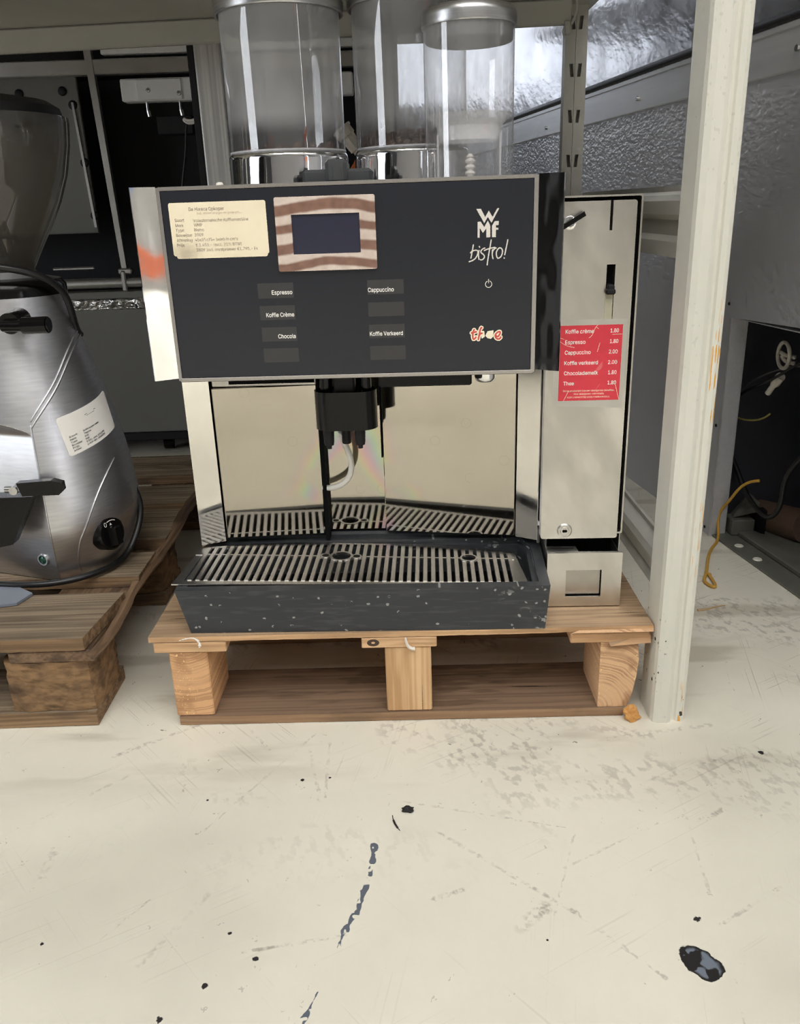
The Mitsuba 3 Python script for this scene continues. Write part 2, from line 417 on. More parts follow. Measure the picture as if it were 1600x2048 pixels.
mat('m_bezel', bezel, .3, spec=.5)
mat('m_screen', S(44, 45, 62), .2, spec=.5)
mat('m_alu', lambda p, n, uv: mix((.58, .58, .60), (.68, .68, .70), noise(p.x * 60, p.z * 500, p.y * 60)), .38, metal=1.0)
mat('m_plug_grey', S(104, 105, 107), .5)
mat('m_alu_lid', lambda p, n, uv: mix((.52, .52, .53), (.64, .64, .64), noise(p.x * 40, p.z * 900, p.y * 40)), .33, metal=1.0)
mat('m_green', S(14, 62, 46), .15, spec=.7)
mat('m_hose', S(206, 203, 194), .35, spec=.5)
mat('m_plug_white', S(228, 222, 210), .5)
mat('m_orange', S(206, 112, 62), .5)
mat('m_bean', lambda p, n, uv: mix(S(52, 38, 30), S(84, 60, 46), noise(p.x * 120, p.y * 120, p.z * 120)), .35, spec=.5)
mat('m_foil', lambda p, n, uv: (.72, .72, .72) if False else mix((.5, .5, .5), (.75, .75, .74), fbm(p.x * 30, p.z * 60, 1.0)), .25, metal=1.0, bump=(lambda p, n, uv: fbm(p.x * 45, p.z * 60, 2.0, octaves=4) * .02, 2e-3))
mat('m_cab_steel', lambda p, n, uv: mix((.40, .39, .38), (.62, .61, .60), fbm(p.x * 8, p.z * 12, 1.0)), .36, metal=.9)
mat('m_cab_grey', lambda p, n, uv: mix(S(112, 112, 108), S(122, 122, 117), fbm(p.x * 3, p.z * 3, 1.0)), .55, spec=.3)
mat('m_cab_dark', S(30, 31, 34), .6, spec=.3)
mat('m_box_grey', S(226, 226, 226), .5)
mat('m_bolt', (.6, .6, .6), .25, metal=1.0)
mat('m_pole', lambda p, n, uv: mix((.52, .52, .53), (.92, .92, .91), noise(p.x * 330, p.z * 4, 1.0)), .34, metal=.35)
mat('m_cable', S(24, 24, 25), .35, spec=.5)
mat('m_cable_grey', S(90, 90, 94), .35, spec=.5)
mat('m_yellow', S(190, 146, 58), .45)
mat('m_yellow_green', S(150, 140, 78), .5)
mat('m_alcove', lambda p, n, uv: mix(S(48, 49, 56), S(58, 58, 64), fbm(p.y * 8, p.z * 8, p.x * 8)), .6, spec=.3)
mat('m_alcove_floor', lambda p, n, uv: mix(S(84, 86, 80), S(104, 104, 96), fbm(p.y * 22, p.x * 30, 1.0)), .45, spec=.5)
mat('m_motor', lambda p, n, uv: mix(S(84, 66, 56), S(104, 84, 72), fbm(p.y * 20, p.z * 20, 1.0)), .5)
mat('m_duct', S(70, 70, 76), .55, spec=.4)
mat('m_paper', lambda p, n, uv: mix(S(206, 158, 92), S(176, 120, 62), fbm(p.x * 120, p.z * 120, p.y * 120)), .7)
mat('m_scrap_white', S(214, 208, 198), .6)
mat('m_soot', S(26, 24, 24), .7)
mat('m_knot', S(66, 50, 40), .7)
mat('m_tan', S(176, 148, 112), .7)
mat('m_cap', S(214, 212, 200), .5)
mat('m_bluegrey', S(110, 116, 126), .5)
mat('m_carton', S(150, 118, 84), .8, spec=.1)
mat('m_beam_orange', S(212, 96, 40), .5)
mat('m_upright_blue', S(46, 66, 100), .5)
scene['m_clear'] = {'type': 'blendbsdf', 'weight': {'type': 'proc', **{k: v for k, v in proc(lambda p, n, uv: .03 + (.05 + .14 * smoothstep(.35, .8, fbm(p.x * 14, p.z * 8, p.y * 14)) + .10 * smoothstep(.07, .02, p.x)) * smoothstep(.682, .706, p.z)).items() if k != 'type'}},
                    'a': {'type': 'thindielectric', 'int_ior': 1.75}, 'b': {'type': 'twosided', 'bsdf': {'type': 'diffuse', 'reflectance': {'type': 'rgb', 'value': [.80, .80, .82]}}}}
scene['m_smoke'] = {'type': 'blendbsdf', 'weight': 0.12,
                    'a': {'type': 'thindielectric', 'int_ior': 1.5, 'specular_transmittance': {'type': 'rgb', 'value': [.50, .48, .44]}}, 'b': {'type': 'twosided', 'bsdf': {'type': 'diffuse', 'reflectance': {'type': 'rgb', 'value': [.34, .32, .29]}}}}
scene['m_frost'] = {'type': 'blendbsdf', 'weight': 0.6, 'a': {'type': 'thindielectric', 'int_ior': 1.5}, 'b': {'type': 'twosided', 'bsdf': {'type': 'diffuse', 'reflectance': {'type': 'rgb', 'value': [.7, .7, .72]}}}}

# ------------------------------------------------------------------ the hall
HX, HY0, HY1, HZ = 5.0, -6.5, 4.4, 4.2
add('floor', (np.array([[-HX, HY0, 0], [HX, HY0, 0], [HX, HY1, 0], [-HX, HY1, 0.0]]), np.array([[0, 1, 2], [0, 2, 3]])), 'm_floor')
struct('floor', 'worn off-white painted concrete floor with scratches and chips')
add('ceiling', bx(-HX, HX, HY0, HY1, HZ, HZ + .1), 'm_hall'); struct('ceiling')
add('wall_left', bx(-HX - .1, -HX, HY0, HY1, 0, HZ), 'm_hall_dark'); struct('wall_left')
add('wall_front', bx(-HX, HX, HY0 - .1, HY0, 0, HZ), 'm_hall_mid'); struct('wall_front')
add('wall_back', bx(-HX, HX, HY1, HY1 + .1, 0, HZ), 'm_hall_dark'); struct('wall_back')
add('wall_side', bx(HX, HX + .1, HY0, HY1, 0, HZ), 'm_hall'); struct('wall_side')


def lamp(key, corners, radiance):
    v = np.array(corners, float)
    scene[key] = {**ply((v, np.array([[0, 1, 2], [0, 2, 3]])), 'm_white'), 'emitter': {'type': 'area', 'radiance': {'type': 'rgb', 'value': list(radiance)}}}
    struct(key)


lamp('window_1', [(-2.2, -1.5, HZ - .02), (2.2, -1.5, HZ - .02), (2.2, -5.0, HZ - .02), (-2.2, -5.0, HZ - .02)], ROOF_LIGHT)
lamp('window_2', [(HX - .02, -5.5, .15), (HX - .02, -5.5, 2.9), (HX - .02, -1.0, 2.9), (HX - .02, -1.0, .15)], DOOR_LIGHT)
lamp('window_3', [(-HX + .02, -1.2, 0.3), (-HX + .02, -1.2, 2.6), (-HX + .02, -4.6, 2.6), (-HX + .02, -4.6, 0.3)], LEFT_LIGHT)
lamp('window_4', [(-3.2, HY1 - .02, 1.15), (.3, HY1 - .02, 1.15), (.3, HY1 - .02, 2.9), (-3.2, HY1 - .02, 2.9)], BACK_LIGHT)

# right-hand wall of embossed panels; its own frame: u runs towards the camera, w into the room, z up
WD = np.array([.1477, -1.0]) / math.hypot(1, .1477)
WM = np.eye(4)
WM[:3, 0] = [WD[0], WD[1], 0]
WM[:3, 1] = [-WD[1] * -1, -WD[0], 0]
WM[:3, 1] = [1 / math.hypot(1, .1477), .1477 / math.hypot(1, .1477), 0]   # out of the room (behind the face)
WM[:3, 2] = [0, 0, 1]
WM[:3, 3] = [.525, .96, 0]


def WX(m):
    m = moved(m, WM)
    if np.linalg.det(WM[:3, :3]) < 0:
        m.invert()
    return m


U0, U1 = -3.45, 1.75            # far end and near end of the wall
OU0, OU1, OZ = .393, .92, .405  # the service opening
pan = sbox(U0, 0, U1, .7695).difference(Polygon([(OU0, -.01), (OU1, -.01), (OU1, OZ + .018), (OU0, OZ)]))
add('wall_right', WX(face(pan, .028, .028)), 'm_stipple'); struct('wall_right', 'grey embossed wall panel with service opening low down')
add('wall_right__flange', WX(cat(bx(OU0 - .0012, OU0, -.0022, .03, 0, OZ), bx(OU0 - .001, OU1, -.001, .03, OZ - .0005, OZ + .0006))), 'm_alu_trim')
add('trim_1', WX(cat(cbox(U0, U1, -.005, .02, .7695, .835, .0015), cbox(U0, U1, -.0075, .0, .826, .835, .001))), 'm_alu_trim'); struct('trim_1', 'flat aluminium rail screwed along the wall')
add('trim_2', WX(tube([(U0, -.003, .8425), (U1, -.003, .8425)], .0085, 12, False)), 'm_rubber', 40); struct('trim_2', 'dark rubber seal above the rail')
add('wall_right_001', WX(bx(U0, U1, .006, .03, .84, 2.6)), 'm_sheet'); struct('wall_right_001', 'crinkled shiny steel sheet above the rail')
for i, (u, z) in enumerate(((-.622, .7885), (-.042, .7937), (.50, .797))):
    add(numbered('trim_1__screw'), WX(cyl((u, -.005, z), (u, -.009, z), .0045, 12)), 'm_bolt', 30)
for u, z in ((.378, .427), (.376, .211), (.372, .012)):
    add(numbered('wall_right__rivet'), WX(cyl((u, 0, z), (u, -.0015, z), .0028, 10)), 'm_soot', 30)
# cavity behind the opening
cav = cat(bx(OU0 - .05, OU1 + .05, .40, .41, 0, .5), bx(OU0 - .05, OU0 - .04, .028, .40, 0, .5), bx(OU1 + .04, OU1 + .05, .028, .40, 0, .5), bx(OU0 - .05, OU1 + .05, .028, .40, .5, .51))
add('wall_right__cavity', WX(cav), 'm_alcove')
add('wall_right__cavity_floor', WX(cat(cbox(OU0 - .02, OU1, .004, .39, .0005, .004, .0005), cbox(OU0 + .02, OU1, .045, .075, .004, .014, .002))), 'm_alcove_floor')

# ------------------------------------------------------------------ racking
def upright_front():
    w = [(.2985, .004), (.2985, -.006), (.3005, -.0115), (.3065, -.0145), (.3165, -.0145), (.3215, -.0125), (.3235, -.0085), (.3265, -.0085), (.3285, -.011), (.3335, -.0125), (.3375, -.011), (.3395, -.007), (.3395, .034), (.2985, .034)]
    o = Polygon(w).buffer(.0012).buffer(-.0012)
    m = ext(o, 1.60)
    holes = [cyl((.2983, -.002, .055 + .055 * k), (.303, -.002, .055 + .055 * k), .0022, 10) for k in range(2)]
    return m, holes


POST, pholes = upright_front()
add('shelving_rack__upright', POST, 'm_cream', 25)
labels['shelving_rack__upright'] = {'label': 'cream front post with rounded lobes and yellow scrapes'}
for h in pholes:
    part('shelving_rack__hole', h, 'm_soot', 25)


def slotted_post():
    a = hull([(x, y, z) for x, y in ((.2885, .62), (.3045, .618), (.3045, .640), (.2885, .642)) for z in (0, 1.6)])
    b = hull([(x, y, z) for x, y in ((.3050, .618), (.3235, .62), (.3235, .642), (.3050, .640)) for z in (0, 1.6)])
    cuts = []
    for k in range(-7, 10):
        z = .6642 + .0672 * k
        for xc, tilt in ((.3003, .0016), (.3117, -.0016)):
            w = .0029
            P = [(xc - w - tilt, z + .0095), (xc + w - tilt, z + .0095), (xc + w + tilt * .3, z - .0095), (xc - w + tilt * .3, z - .0095)]
            cuts.append(face(Polygon(P), .634, .03))
    c = cat(*cuts)
    return cat(sub(a, c), sub(b, c))


part('shelving_rack__upright', slotted_post(), 'm_rack', 20, label='grey rear post with two columns of slanted slots')
part('shelving_rack__slot_backing', bx(.292, .32, .6345, .636, .1, 1.3), 'm_void')


def tie(z0, z1, xf=.3035):
    P = [(xf, z1), (xf + .022, z1), (xf + .022, z1 - .006), (xf + .006, z1 - .010), (xf + .001, z1 - .016), (xf + .001, z1 - .030), (xf + .008, z1 - .036), (xf + .008, z1 - .052), (xf + .001, z1 - .058), (xf - .001, z0), (xf + .016, z0), (xf + .026, z0 + .004), (xf + .026, z1)]
    m = ext(Polygon(P), .595)
    m.apply_transform(np.array([[1, 0, 0, 0], [0, 0, 1, 0], [0, 1, 0, 0], [0, 0, 0, 1.0]]))
    m.invert()
    m.apply_translation([0, .025, 0])
    return m


part('shelving_rack__side_tie', tie(.541, .6145), 'm_rack', 25)
part('shelving_rack__side_tie', tie(.158, .203, .306), 'm_rack', 25)
beam = moved(cat(cbox(-1.64, 0, 0, .012, .8552, .8895, .002), cbox(-1.64, 0, .004, .030, .890, .935, .002)), frame(.2875, .570, 0, math.radians(-5.2)))
part('shelving_rack__beam', beam, 'm_rack', label='olive grey rear shelf beam across the top')
part('shelving_rack__beam', cbox(-1.35, .298, -.012, .018, .885, .935, .002), 'm_rack')
part('shelving_rack__shelf', cbox(-1.35, .335, -.012, .70, .8905, .9053, .002), 'm_rack')
part('shelving_rack__shelf', cbox(.340, .62, -.012, .32, .8865, .905, .002), 'm_rack')
hook = [moved(m_, frame(-.005, -.032, .002, 0)) for m_ in (cbox(.2815, .2905, .596, .603, .838, .858, .002), tube([(.282, .597, .835), (.2795, .597, .838), (.2795, .597, .846), (.284, .597, .849)], .0012, 8, n=16), tube([(.2905, .597, .852), (.296, .597, .862), (.298, .597, .885)], .002, 8, n=16))]
part('shelving_rack__beam_hook', cat(*hook), 'm_rack', 30)
part('shelving_rack__upright', moved(POST, frame(-1.68, 0, 0, 0)), 'm_cream', 25)
tag('shelving_rack', 'cream steel shelving rack whose front post stands right of the coffee machine', 'shelving rack')
# the second rack behind it (back to back), above the cabinet
part('storage_rack__shelf', cbox(-1.6, .30, .68, 1.95, 1.06, 1.09, .003), 'm_rack')
part('storage_rack__upright', cbox(-1.6, -1.55, .70, .75, 0, 1.06, .003), 'm_rack')
part('storage_rack__upright', cbox(-1.6, -1.55, 1.9, 1.95, 0, 1.06, .003), 'm_rack')
tag('storage_rack', 'dark shelf deck of the rack bay behind the steel cabinet', 'shelving rack')
for i, (x, w, h) in enumerate(((-1.25, .5, .42), (-.72, .42, .36), (-.26, .4, .45), (.13, .3, .34))):
    k = numbered('carton')
    add(k, cbox(x - w / 2, x + w / 2, .05, .52, .9055, .9055 + h, .004), 'm_carton')
    tag(k, ('widest brown carton at the far left of the upper shelf', 'lowest-left brown carton on the upper shelf above the grinder', 'tallest brown carton on the upper shelf above the hoppers', 'narrow brown carton at the right end of the upper shelf')[i], 'box', 'cartons on the upper shelf')

# ------------------------------------------------------------------ main pallet
PY = math.radians(-1.135)
PM = frame(-.0057, .0084, 0, PY)
PX = lambda m: moved(m, PM)


def rough_edge(x0, x1, y0, y1, z0, z1, nx=70, amp=.0012, seed=1):
    """a board whose front lower edge is a little ragged"""
    xs = np.linspace(x0, x1, nx)
    q = meshkit.fbm(np.c_[xs * 60, xs * 0, xs * 0 + seed], 3, seed) - .5
    v, f = [], []
    for x, a in zip(xs, q):
        v += [(x, y0 + a * amp, z0 + abs(a) * amp * 1.5), (x, y0 + a * amp * .7, z1), (x, y1, z1), (x, y1, z0)]
    for i in range(nx - 1):
        for j in range(4):
            k = (j + 1) % 4
            f += [(4 * i + j, 4 * i + k, 4 * i + 4 + k), (4 * i + j, 4 * i + 4 + k, 4 * i + 4 + j)]
    n = 4 * (nx - 1)
    f += [(0, 2, 1), (0, 3, 2), (n, n + 1, n + 2), (n, n + 2, n + 3)]
    m = trimesh.Trimesh(v, f, process=False)
    m.fix_normals()
    return m


ZP = .12558
for y0, y1, s in ((0, .166, 1), (.178, .335, 2), (.346, .50, 3)):
    part('pallet__top_board', PX(rough_edge(-.3025, .3025, y0, y1, .1185, ZP, seed=s)), 'm_wood')
for x0, x1 in ((-.298, -.210), (-.046, .0445), (.205, .299)):
    part('pallet__stringer', PX(cbox(x0, x1, .0008, .499, .1035, .1183, .001)), 'm_wood')
for j, y in enumerate((.003, .205, .41)):
    part('pallet__block', PX(cbox(-.2815, -.2345, y, y + .088, .0125, .1033, .0015)), 'm_end_left')
    part('pallet__block', PX(cbox(-.0185, .0375, y, y + .088, .0125, .1033, .0015)), 'm_wood_upright')
    prof = Polygon([(.242, .0125), (.2785, .0125), (.2835, .03), (.2875, .055), (.289, .078), (.2865, .1033), (.242, .1033)])
    part('pallet__block', PX(face(prof, y + .088, .088)), 'm_end_right')
    part('pallet__bottom_board', PX(rough_edge(-.2785, .2735, y - .002, y + .108, .0005, .0123, seed=5 + j)), 'm_wood_floorboard')
part('pallet__splinter', PX(hull([(.205, -.0025, .119), (.302, -.004, .1195), (.304, .004, .124), (.22, .002, .1225), (.302, .004, .1165), (.214, .003, .1175)])), 'm_end_right', label='torn orange splinter at the right corner')
part('pallet__splinter', PX(hull([(.252, -.004, .101), (.300, -.003, .104), (.301, .006, .116), (.25, .002, .105), (.29, .006, .1)])), 'm_wood')
kn = lathe([(0, 0), (.006, .0008), (.0095, .0004), (.0105, 0)], 20)
kn.apply_transform(trimesh.transformations.rotation_matrix(math.pi / 2, [1, 0, 0]))
kn.apply_scale([.78, 1, .5])
part('pallet__knot', PX(moved(kn, frame(-.032, .0012, .1108, 0))), 'm_knot', 40)
tag('pallet', 'light wooden pallet under the coffee machine with three blocks in front', 'pallet')

# ------------------------------------------------------------------ older pallet on the left
XR = -.376
for i, (y0, y1, dx) in enumerate(((.019, .146, 0), (.199, .288, .004), (.338, .474, .007), (.509, .612, .008), (.67, .812, .004))):
    m = rough_edge(-1.05, XR + dx, y0, y1, .1085, ZP - .0008 * (i % 2), nx=60, amp=.0018, seed=20 + i)
    if i == 0:      # worn, rounded corner
        v = m.vertices.copy()
        k = np.clip((v[:, 0] - (XR - .03)) / .03, 0, 1) * np.clip((.055 - v[:, 1]) / .04, 0, 1)
        v[:, 0] -= .016 * k * k
        m = trimesh.Trimesh(v, m.faces, process=False)
    part('weathered_pallet__top_board', m, 'm_wood_old')
part('weathered_pallet__stringer', cbox(-.485, XR - .008, .022, .815, .091, .1078, .002), 'm_wood_old_deep')
part('weathered_pallet__stringer', cbox(-.78, -.68, .022, .815, .091, .1078, .002), 'm_wood_old_deep')
part('weathered_pallet__stringer', cbox(-1.05, -.96, .022, .815, .091, .1078, .002), 'm_wood_old_deep')
sp = spline([(XR - .006, .018, .1), (XR + .004, .08, .106), (XR - .001, .2, .111), (XR + .008, .33, .115), (XR + .006, .46, .121), (XR + .010, .60, .122), (XR + .006, .72, .121)], 40)
part('weathered_pallet__splinter', tube(sp, np.abs(.0075 + .006 * (meshkit.fbm(np.c_[sp[:, 1] * 18, sp[:, 1] * 0, sp[:, 1] * 0], 3) - .3)), 6, False), 'm_wood_old_deep', label='long splintered edge along the right side')


def worn_block(x0, x1, y0, y1, z0, z1, seed):
    m = trimesh.creation.box(bounds=[[x0, y0, z0], [x1, y1, z1]])
    for _ in range(4):
        m = m.subdivide()
    v = m.vertices.copy()
    c = np.array([(x0 + x1) / 2, (y0 + y1) / 2, (z0 + z1) / 2])
    d = v - c
    h = np.array([(x1 - x0) / 2, (y1 - y0) / 2, (z1 - z0) / 2])
    q = np.abs(d / h)
    k = np.clip(q[:, 0] + q[:, 1] - 1.6, 0, 1)[:, None]
    v -= d * k * np.array([.25, .22, 0])
    v += (meshkit.fbm(v * [50, 50, 90], 3, seed)[:, None] - .5) * .006 * np.sign(d) * [1, 1, .2]
    v[:, 2] = np.clip(v[:, 2], z0, z1)
    return trimesh.Trimesh(v, m.faces, process=False)


for i, (y0, y1) in enumerate(((.024, .13), (.36, .46), (.70, .81))):
    for x0, x1 in ((-.50, -.386), (-.78, -.68), (-1.05, -.95)):
        part('weathered_pallet__block', worn_block(x0, x1, y0, y1, .0215, .0905, 3 + i), 'm_end_old')
    part('weathered_pallet__bottom_board', rough_edge(-1.05, -.389, y0 - .003, y1 + .003, .0006, .021, nx=50, amp=.002, seed=30 + i), 'm_wood_old')
tag('weathered_pallet', 'dark weathered wooden pallet at the left carrying the coffee grinder', 'pallet')

# ------------------------------------------------------------------ coffee machine (local frame: x right, y back, z up from the pallet)
MM = frame(-.04489, .02554, ZP + .0004, math.radians(-2.5236))
MX = lambda m: moved(m, MM)
CM = 'coffee_machine__'
P = lambda name, mesh, m, smooth=False, label=None: part(CM + name, MX(mesh), m, smooth, label)
# housings
P('housing', cat(cbox(-.208, .210, .032, .44, .318, .500, .003), cbox(-.222, .221, .160, .44, .004, .318, .002)), 'm_steel_dark')
# lit front panel
P('front_panel', cbox(-.1885, .1903, 0, .006, .3071, .4985, .0006), 'm_panel_glass', label='dark glass operating panel')
P('panel_frame', cat(cbox(-.1905, .1935, -.0008, .030, .4985, .5022, .0006), cbox(-.1905, .1935, -.0008, .030, .3028, .3071, .0006), bx(-.19, .192, .006, .031, .307, .4985)), 'm_satin', label='thin brushed metal edge of the panel')
P('side_strip', cbox(-.1925, -.1887, -.0005, .03, .3040, .5015, .0005), 'm_satin')
P('side_strip', cbox(.1905, .1950, -.0005, .03, .3040, .5015, .0005), 'm_satin')
for s, xi, xo in ((-1, -.1925, -.2145), (1, .195, .2182)):
    pts = [(x, y, z) for x, y in ((xi, 0), (xo, -.0130), (xo + s * .0012, -.0115), (xi + s * .004, .030)) for z in (.3070, .5025)]
    P('side_wing', hull(pts), 'm_chrome', label='mirror-bright flared side wing with peeling film' if s < 0 else 'dark-reflecting flared side wing')
# display
P('display', face(rpoly(-.0722, .0302, .4164, .4888, .002).difference(sbox(-.0557, .4330, .0139, .4717)), 0, .0032), 'm_bezel', label='display surround with brown and cream wave print')
P('display__screen', bx(-.0557, .0139, -.0012, 0.0002, .4330, .4717), 'm_screen', label='blank dark blue screen')
# drink labels
LB = [(-.0968, -.0590, .3895, .4050, ('Espresso', -.0823, -.0605, .3933)), (-.0966, -.0590, .3670, .3819, ('Koffie Crème', -.0901, -.0602, .3702)), (-.0965, -.0588, .3444, .3594, ('Chocola', -.0792, -.0603, .3476)), (-.0964, -.0584, .3220, .3371, None),
      (.0187, .0569, .3903, .4051, ('Cappuccino', .0192, .0465, .3930)), (.0187, .0568, .3677, .3822, None), (.0187, .0566, .3450, .3593, ('Koffie Verkeerd', .0193, .0546, .3476)), (.0188, .0570, .3217, .3366, None)]
for x0, x1, z0, z1, t in LB:
    k = P('drink_label', face(sbox(x0, z0, x1, z1), -.00005, .0003), 'm_label_dark')
    if t:
        part(k + '__lettering', MX(text_xz([(*t, .0042, True)], -.0003)), 'm_white')
# logos
W_ = [(0.1324, 0.4713), (0.1372, 0.4713), (0.1415, 0.4634), (0.1452, 0.4694), (0.1489, 0.4632), (0.1537, 0.4713), (0.1558, 0.4714), (0.1479, 0.4575), (0.1442, 0.4633), (0.1406, 0.4574)]
M_ = [(0.1338, 0.4589), (0.1369, 0.4592), (0.1406, 0.4537), (0.1442, 0.4599), (0.1467, 0.4551), (0.1468, 0.4437), (0.1428, 0.4436), (0.1427, 0.4524), (0.1393, 0.448), (0.136, 0.4531), (0.136, 0.4436), (0.1338, 0.4436)]
F_ = [(0.1484, 0.4547), (0.1512, 0.4591), (0.1553, 0.4592), (0.1552, 0.4552), (0.1525, 0.4551), (0.1525, 0.4527), (0.155, 0.4526), (0.1549, 0.4507), (0.1525, 0.4507), (0.1524, 0.4436), (0.1485, 0.4437)]
P('emblem', cat(*[face(Polygon(q).buffer(0), -.00005, .0003) for q in (W_, M_, F_)]), 'm_logo', label='pale three-letter block emblem')


def strokes(lines, w, n=24):
    return unary_union([LineString(spline(l, n) if len(l) > 2 else l).buffer(w) for l in lines])


BI = [[(0.1295, 0.4367), (0.1284, 0.4306), (0.127, 0.4238)], [(0.1266, 0.429), (0.1304, 0.4313), (0.1338, 0.4309), (0.1332, 0.4259), (0.1304, 0.4225), (0.1252, 0.4203)], [(0.1354, 0.4312), (0.1348, 0.4258), (0.1354, 0.4223)], [(0.1357, 0.435), (0.1359, 0.4344)],
      [(0.1412, 0.4333), (0.1384, 0.4319), (0.1372, 0.4296), (0.1396, 0.4272), (0.1409, 0.4249), (0.1397, 0.4226), (0.137, 0.4219)], [(0.1477, 0.441), (0.1464, 0.4332), (0.1449, 0.4248), (0.1437, 0.4167)], [(0.1408, 0.431), (0.1456, 0.4326), (0.1516, 0.4336)],
      [(0.1492, 0.4315), (0.1489, 0.4269), (0.1497, 0.4227)], [(0.149, 0.4277), (0.1504, 0.4315), (0.1528, 0.433)], [(0.156, 0.433), (0.1538, 0.4306), (0.1532, 0.426), (0.1547, 0.4229), (0.1573, 0.424), (0.1591, 0.4274), (0.1591, 0.4312), (0.1572, 0.433), (0.156, 0.433)],
      [(0.1647, 0.4405), (0.1632, 0.4334), (0.1617, 0.4262)], [(0.1611, 0.4231), (0.1612, 0.4227)]]
P('script_lettering', face(strokes(BI, .00062), -.00005, .0003), 'm_logo', label='handwritten-style white lettering')
ring = Point(.1453, .3973).buffer(.0037).difference(Point(.1453, .3973).buffer(.0029)).difference(sbox(.1443, .3985, .1463, .402))
P('power_symbol', face(unary_union([ring, sbox(.14495, .3982, .14565, .4026)]), -.00005, .0003), 'm_logo')
TE = [[(0.1303, 0.3509), (0.1288, 0.3448), (0.1295, 0.3411), (0.132, 0.3431)], [(0.1274, 0.3477), (0.1324, 0.3488)], [(0.1382, 0.3528), (0.1357, 0.3463), (0.1347, 0.3406), (0.1366, 0.3463), (0.1386, 0.347)],
      [(0.1531, 0.3446), (0.1577, 0.3465), (0.1576, 0.3481), (0.1548, 0.3474), (0.1527, 0.3434), (0.1548, 0.3408), (0.1585, 0.3424)]]
bl = [Polygon([(0.1428, 0.3445), (0.1448, 0.3485), (0.1502, 0.3492), (0.1498, 0.3434), (0.1478, 0.3414), (0.1444, 0.3424)]).buffer(.0006), Polygon([(0.1382, 0.3487), (0.1403, 0.349), (0.1411, 0.3437), (0.1386, 0.3421)]).buffer(.0006)]
k = P('tea_sticker', face(unary_union([strokes(TE, .0020)] + bl), -.00005, .0004), 'm_tea_cream', label='half-torn red and cream lettering sticker')
part(k + '__lettering', MX(face(strokes(TE, .00085), -.0004, .0003)), 'm_tea_red')
# price sticker (an older one peeks out below)
P('price_sticker', face(rpoly(-.1783, -.0829, .4321, .4860, .0022), -.00005, .0002), 'm_sticker')
k = P('price_sticker', face(rpoly(-.1813, -.0812, .4348, .4868, .0022), -.00025, .0003), 'm_sticker', label='cream price sticker with printed lines')
rows = [('De Horeca Opkoper', -.1605, -.1242, .4785, .0034, False), ('Soort', -.1762, -.1665, .4684, .0030, False), ('Volautomatische Koffiemachine', -.1571, -.1001, .4677, .0030, False), ('Merk', -.1762, -.1677, .4635, .0030, False), ('WMF', -.1569, -.1478, .4635, .0030, False),
        ('Type', -.1763, -.1675, .4588, .0030, False), ('Bistro', -.1571, -.1467, .4587, .0030, False), ('Bouwjaar', -.1764, -.1595, .4539, .0030, False), ('2009', -.1572, -.1481, .4539, .0030, False), ('Afmeting', -.1764, -.1601, .4490, .0030, False),
        ("45x55x75= lxdxh in cm's", -.1572, -.1127, .4489, .0030, False), ('Prijs', -.1766, -.1689, .4442, .0030, False), ('€ 1.450,- (excl. 21% BTW)', -.1573, -.1093, .4438, .0030, False), ('380V Incl. muntproever €1.795,- Ex', -.1571, -.0929, .4389, .0030, False)]
part(k + '__lettering', MX(text_xz(rows, -.0005, .0002)), 'm_ink')
part(k + '__tagline', MX(text_xz([('Snel, discreet en tegen een goede prijs...', -.1528, -.1061, .4750, .0022, False)], -.0005, .0002)), 'm_ink_faint')
# brew area
def plate(x0, y0, x1, y1, z0, z1, t=.0032):
    d = np.array([x1 - x0, y1 - y0]); d /= np.linalg.norm(d)
    m = cbox(0, math.hypot(x1 - x0, y1 - y0), 0, t, z0, z1, .0011)
    return moved(m, frame(x0, y0, 0, math.atan2(d[1], d[0])))


P('splash_plate', plate(-.1925, .1255, -.0612, .1360, .0672, .2695), 'm_plate')
P('splash_plate', plate(.0192, .1415, .1885, .1165, .0672, .305), 'm_plate')
P('splash_plate', cbox(-.066, .0225, .150, .153, .0672, .305, .0010), 'm_plate')
P('gap_strip', cat(bx(-.0608, -.0560, .131, .152, .06, .305), bx(.0170, .0188, .1425, .152, .17, .305), bx(-.222, .222, .154, .158, .055, .318)), 'm_void')
P('drawer_front', cbox(-.1905, -.0600, .124, .131, .2715, .2885, .001), 'm_steel')
P('drawer_front__grip', bx(-.1690, -.0615, .1236, .1242, .2745, .286), 'm_void')
P('column', hull([(x, y, z) for x, y in ((-.2245, .113), (-.1955, .1275), (-.1955, .16), (-.2245, .16)) for z in (.0625, .3045)]), 'm_column', label='bright angled steel column')
P('column', hull([(x, y, z) for x, y in ((.1900, .1185), (.2168, .1040), (.2188, .16), (.1900, .16)) for z in (.0655, .3045)]), 'm_column')
P('column_edge', cbox(.2160, .2196, .1020, .108, .062, .3045, .0006), 'm_chrome')
P('underside_ledge', cbox(.0235, .1300, .045, .11, .2822, .3035, .002), 'm_black_matte')
P('hot_water_outlet', cat(lathe([(0, .281), (.010, .281), (.0118, .283), (.0125, .286), (.0125, .312)], 36, (.1470, .075, 0)), lathe([(.0126, .2945), (.017, .2945), (.018, .312)], 36, (.1470, .075, 0))), 'm_chrome', 40)
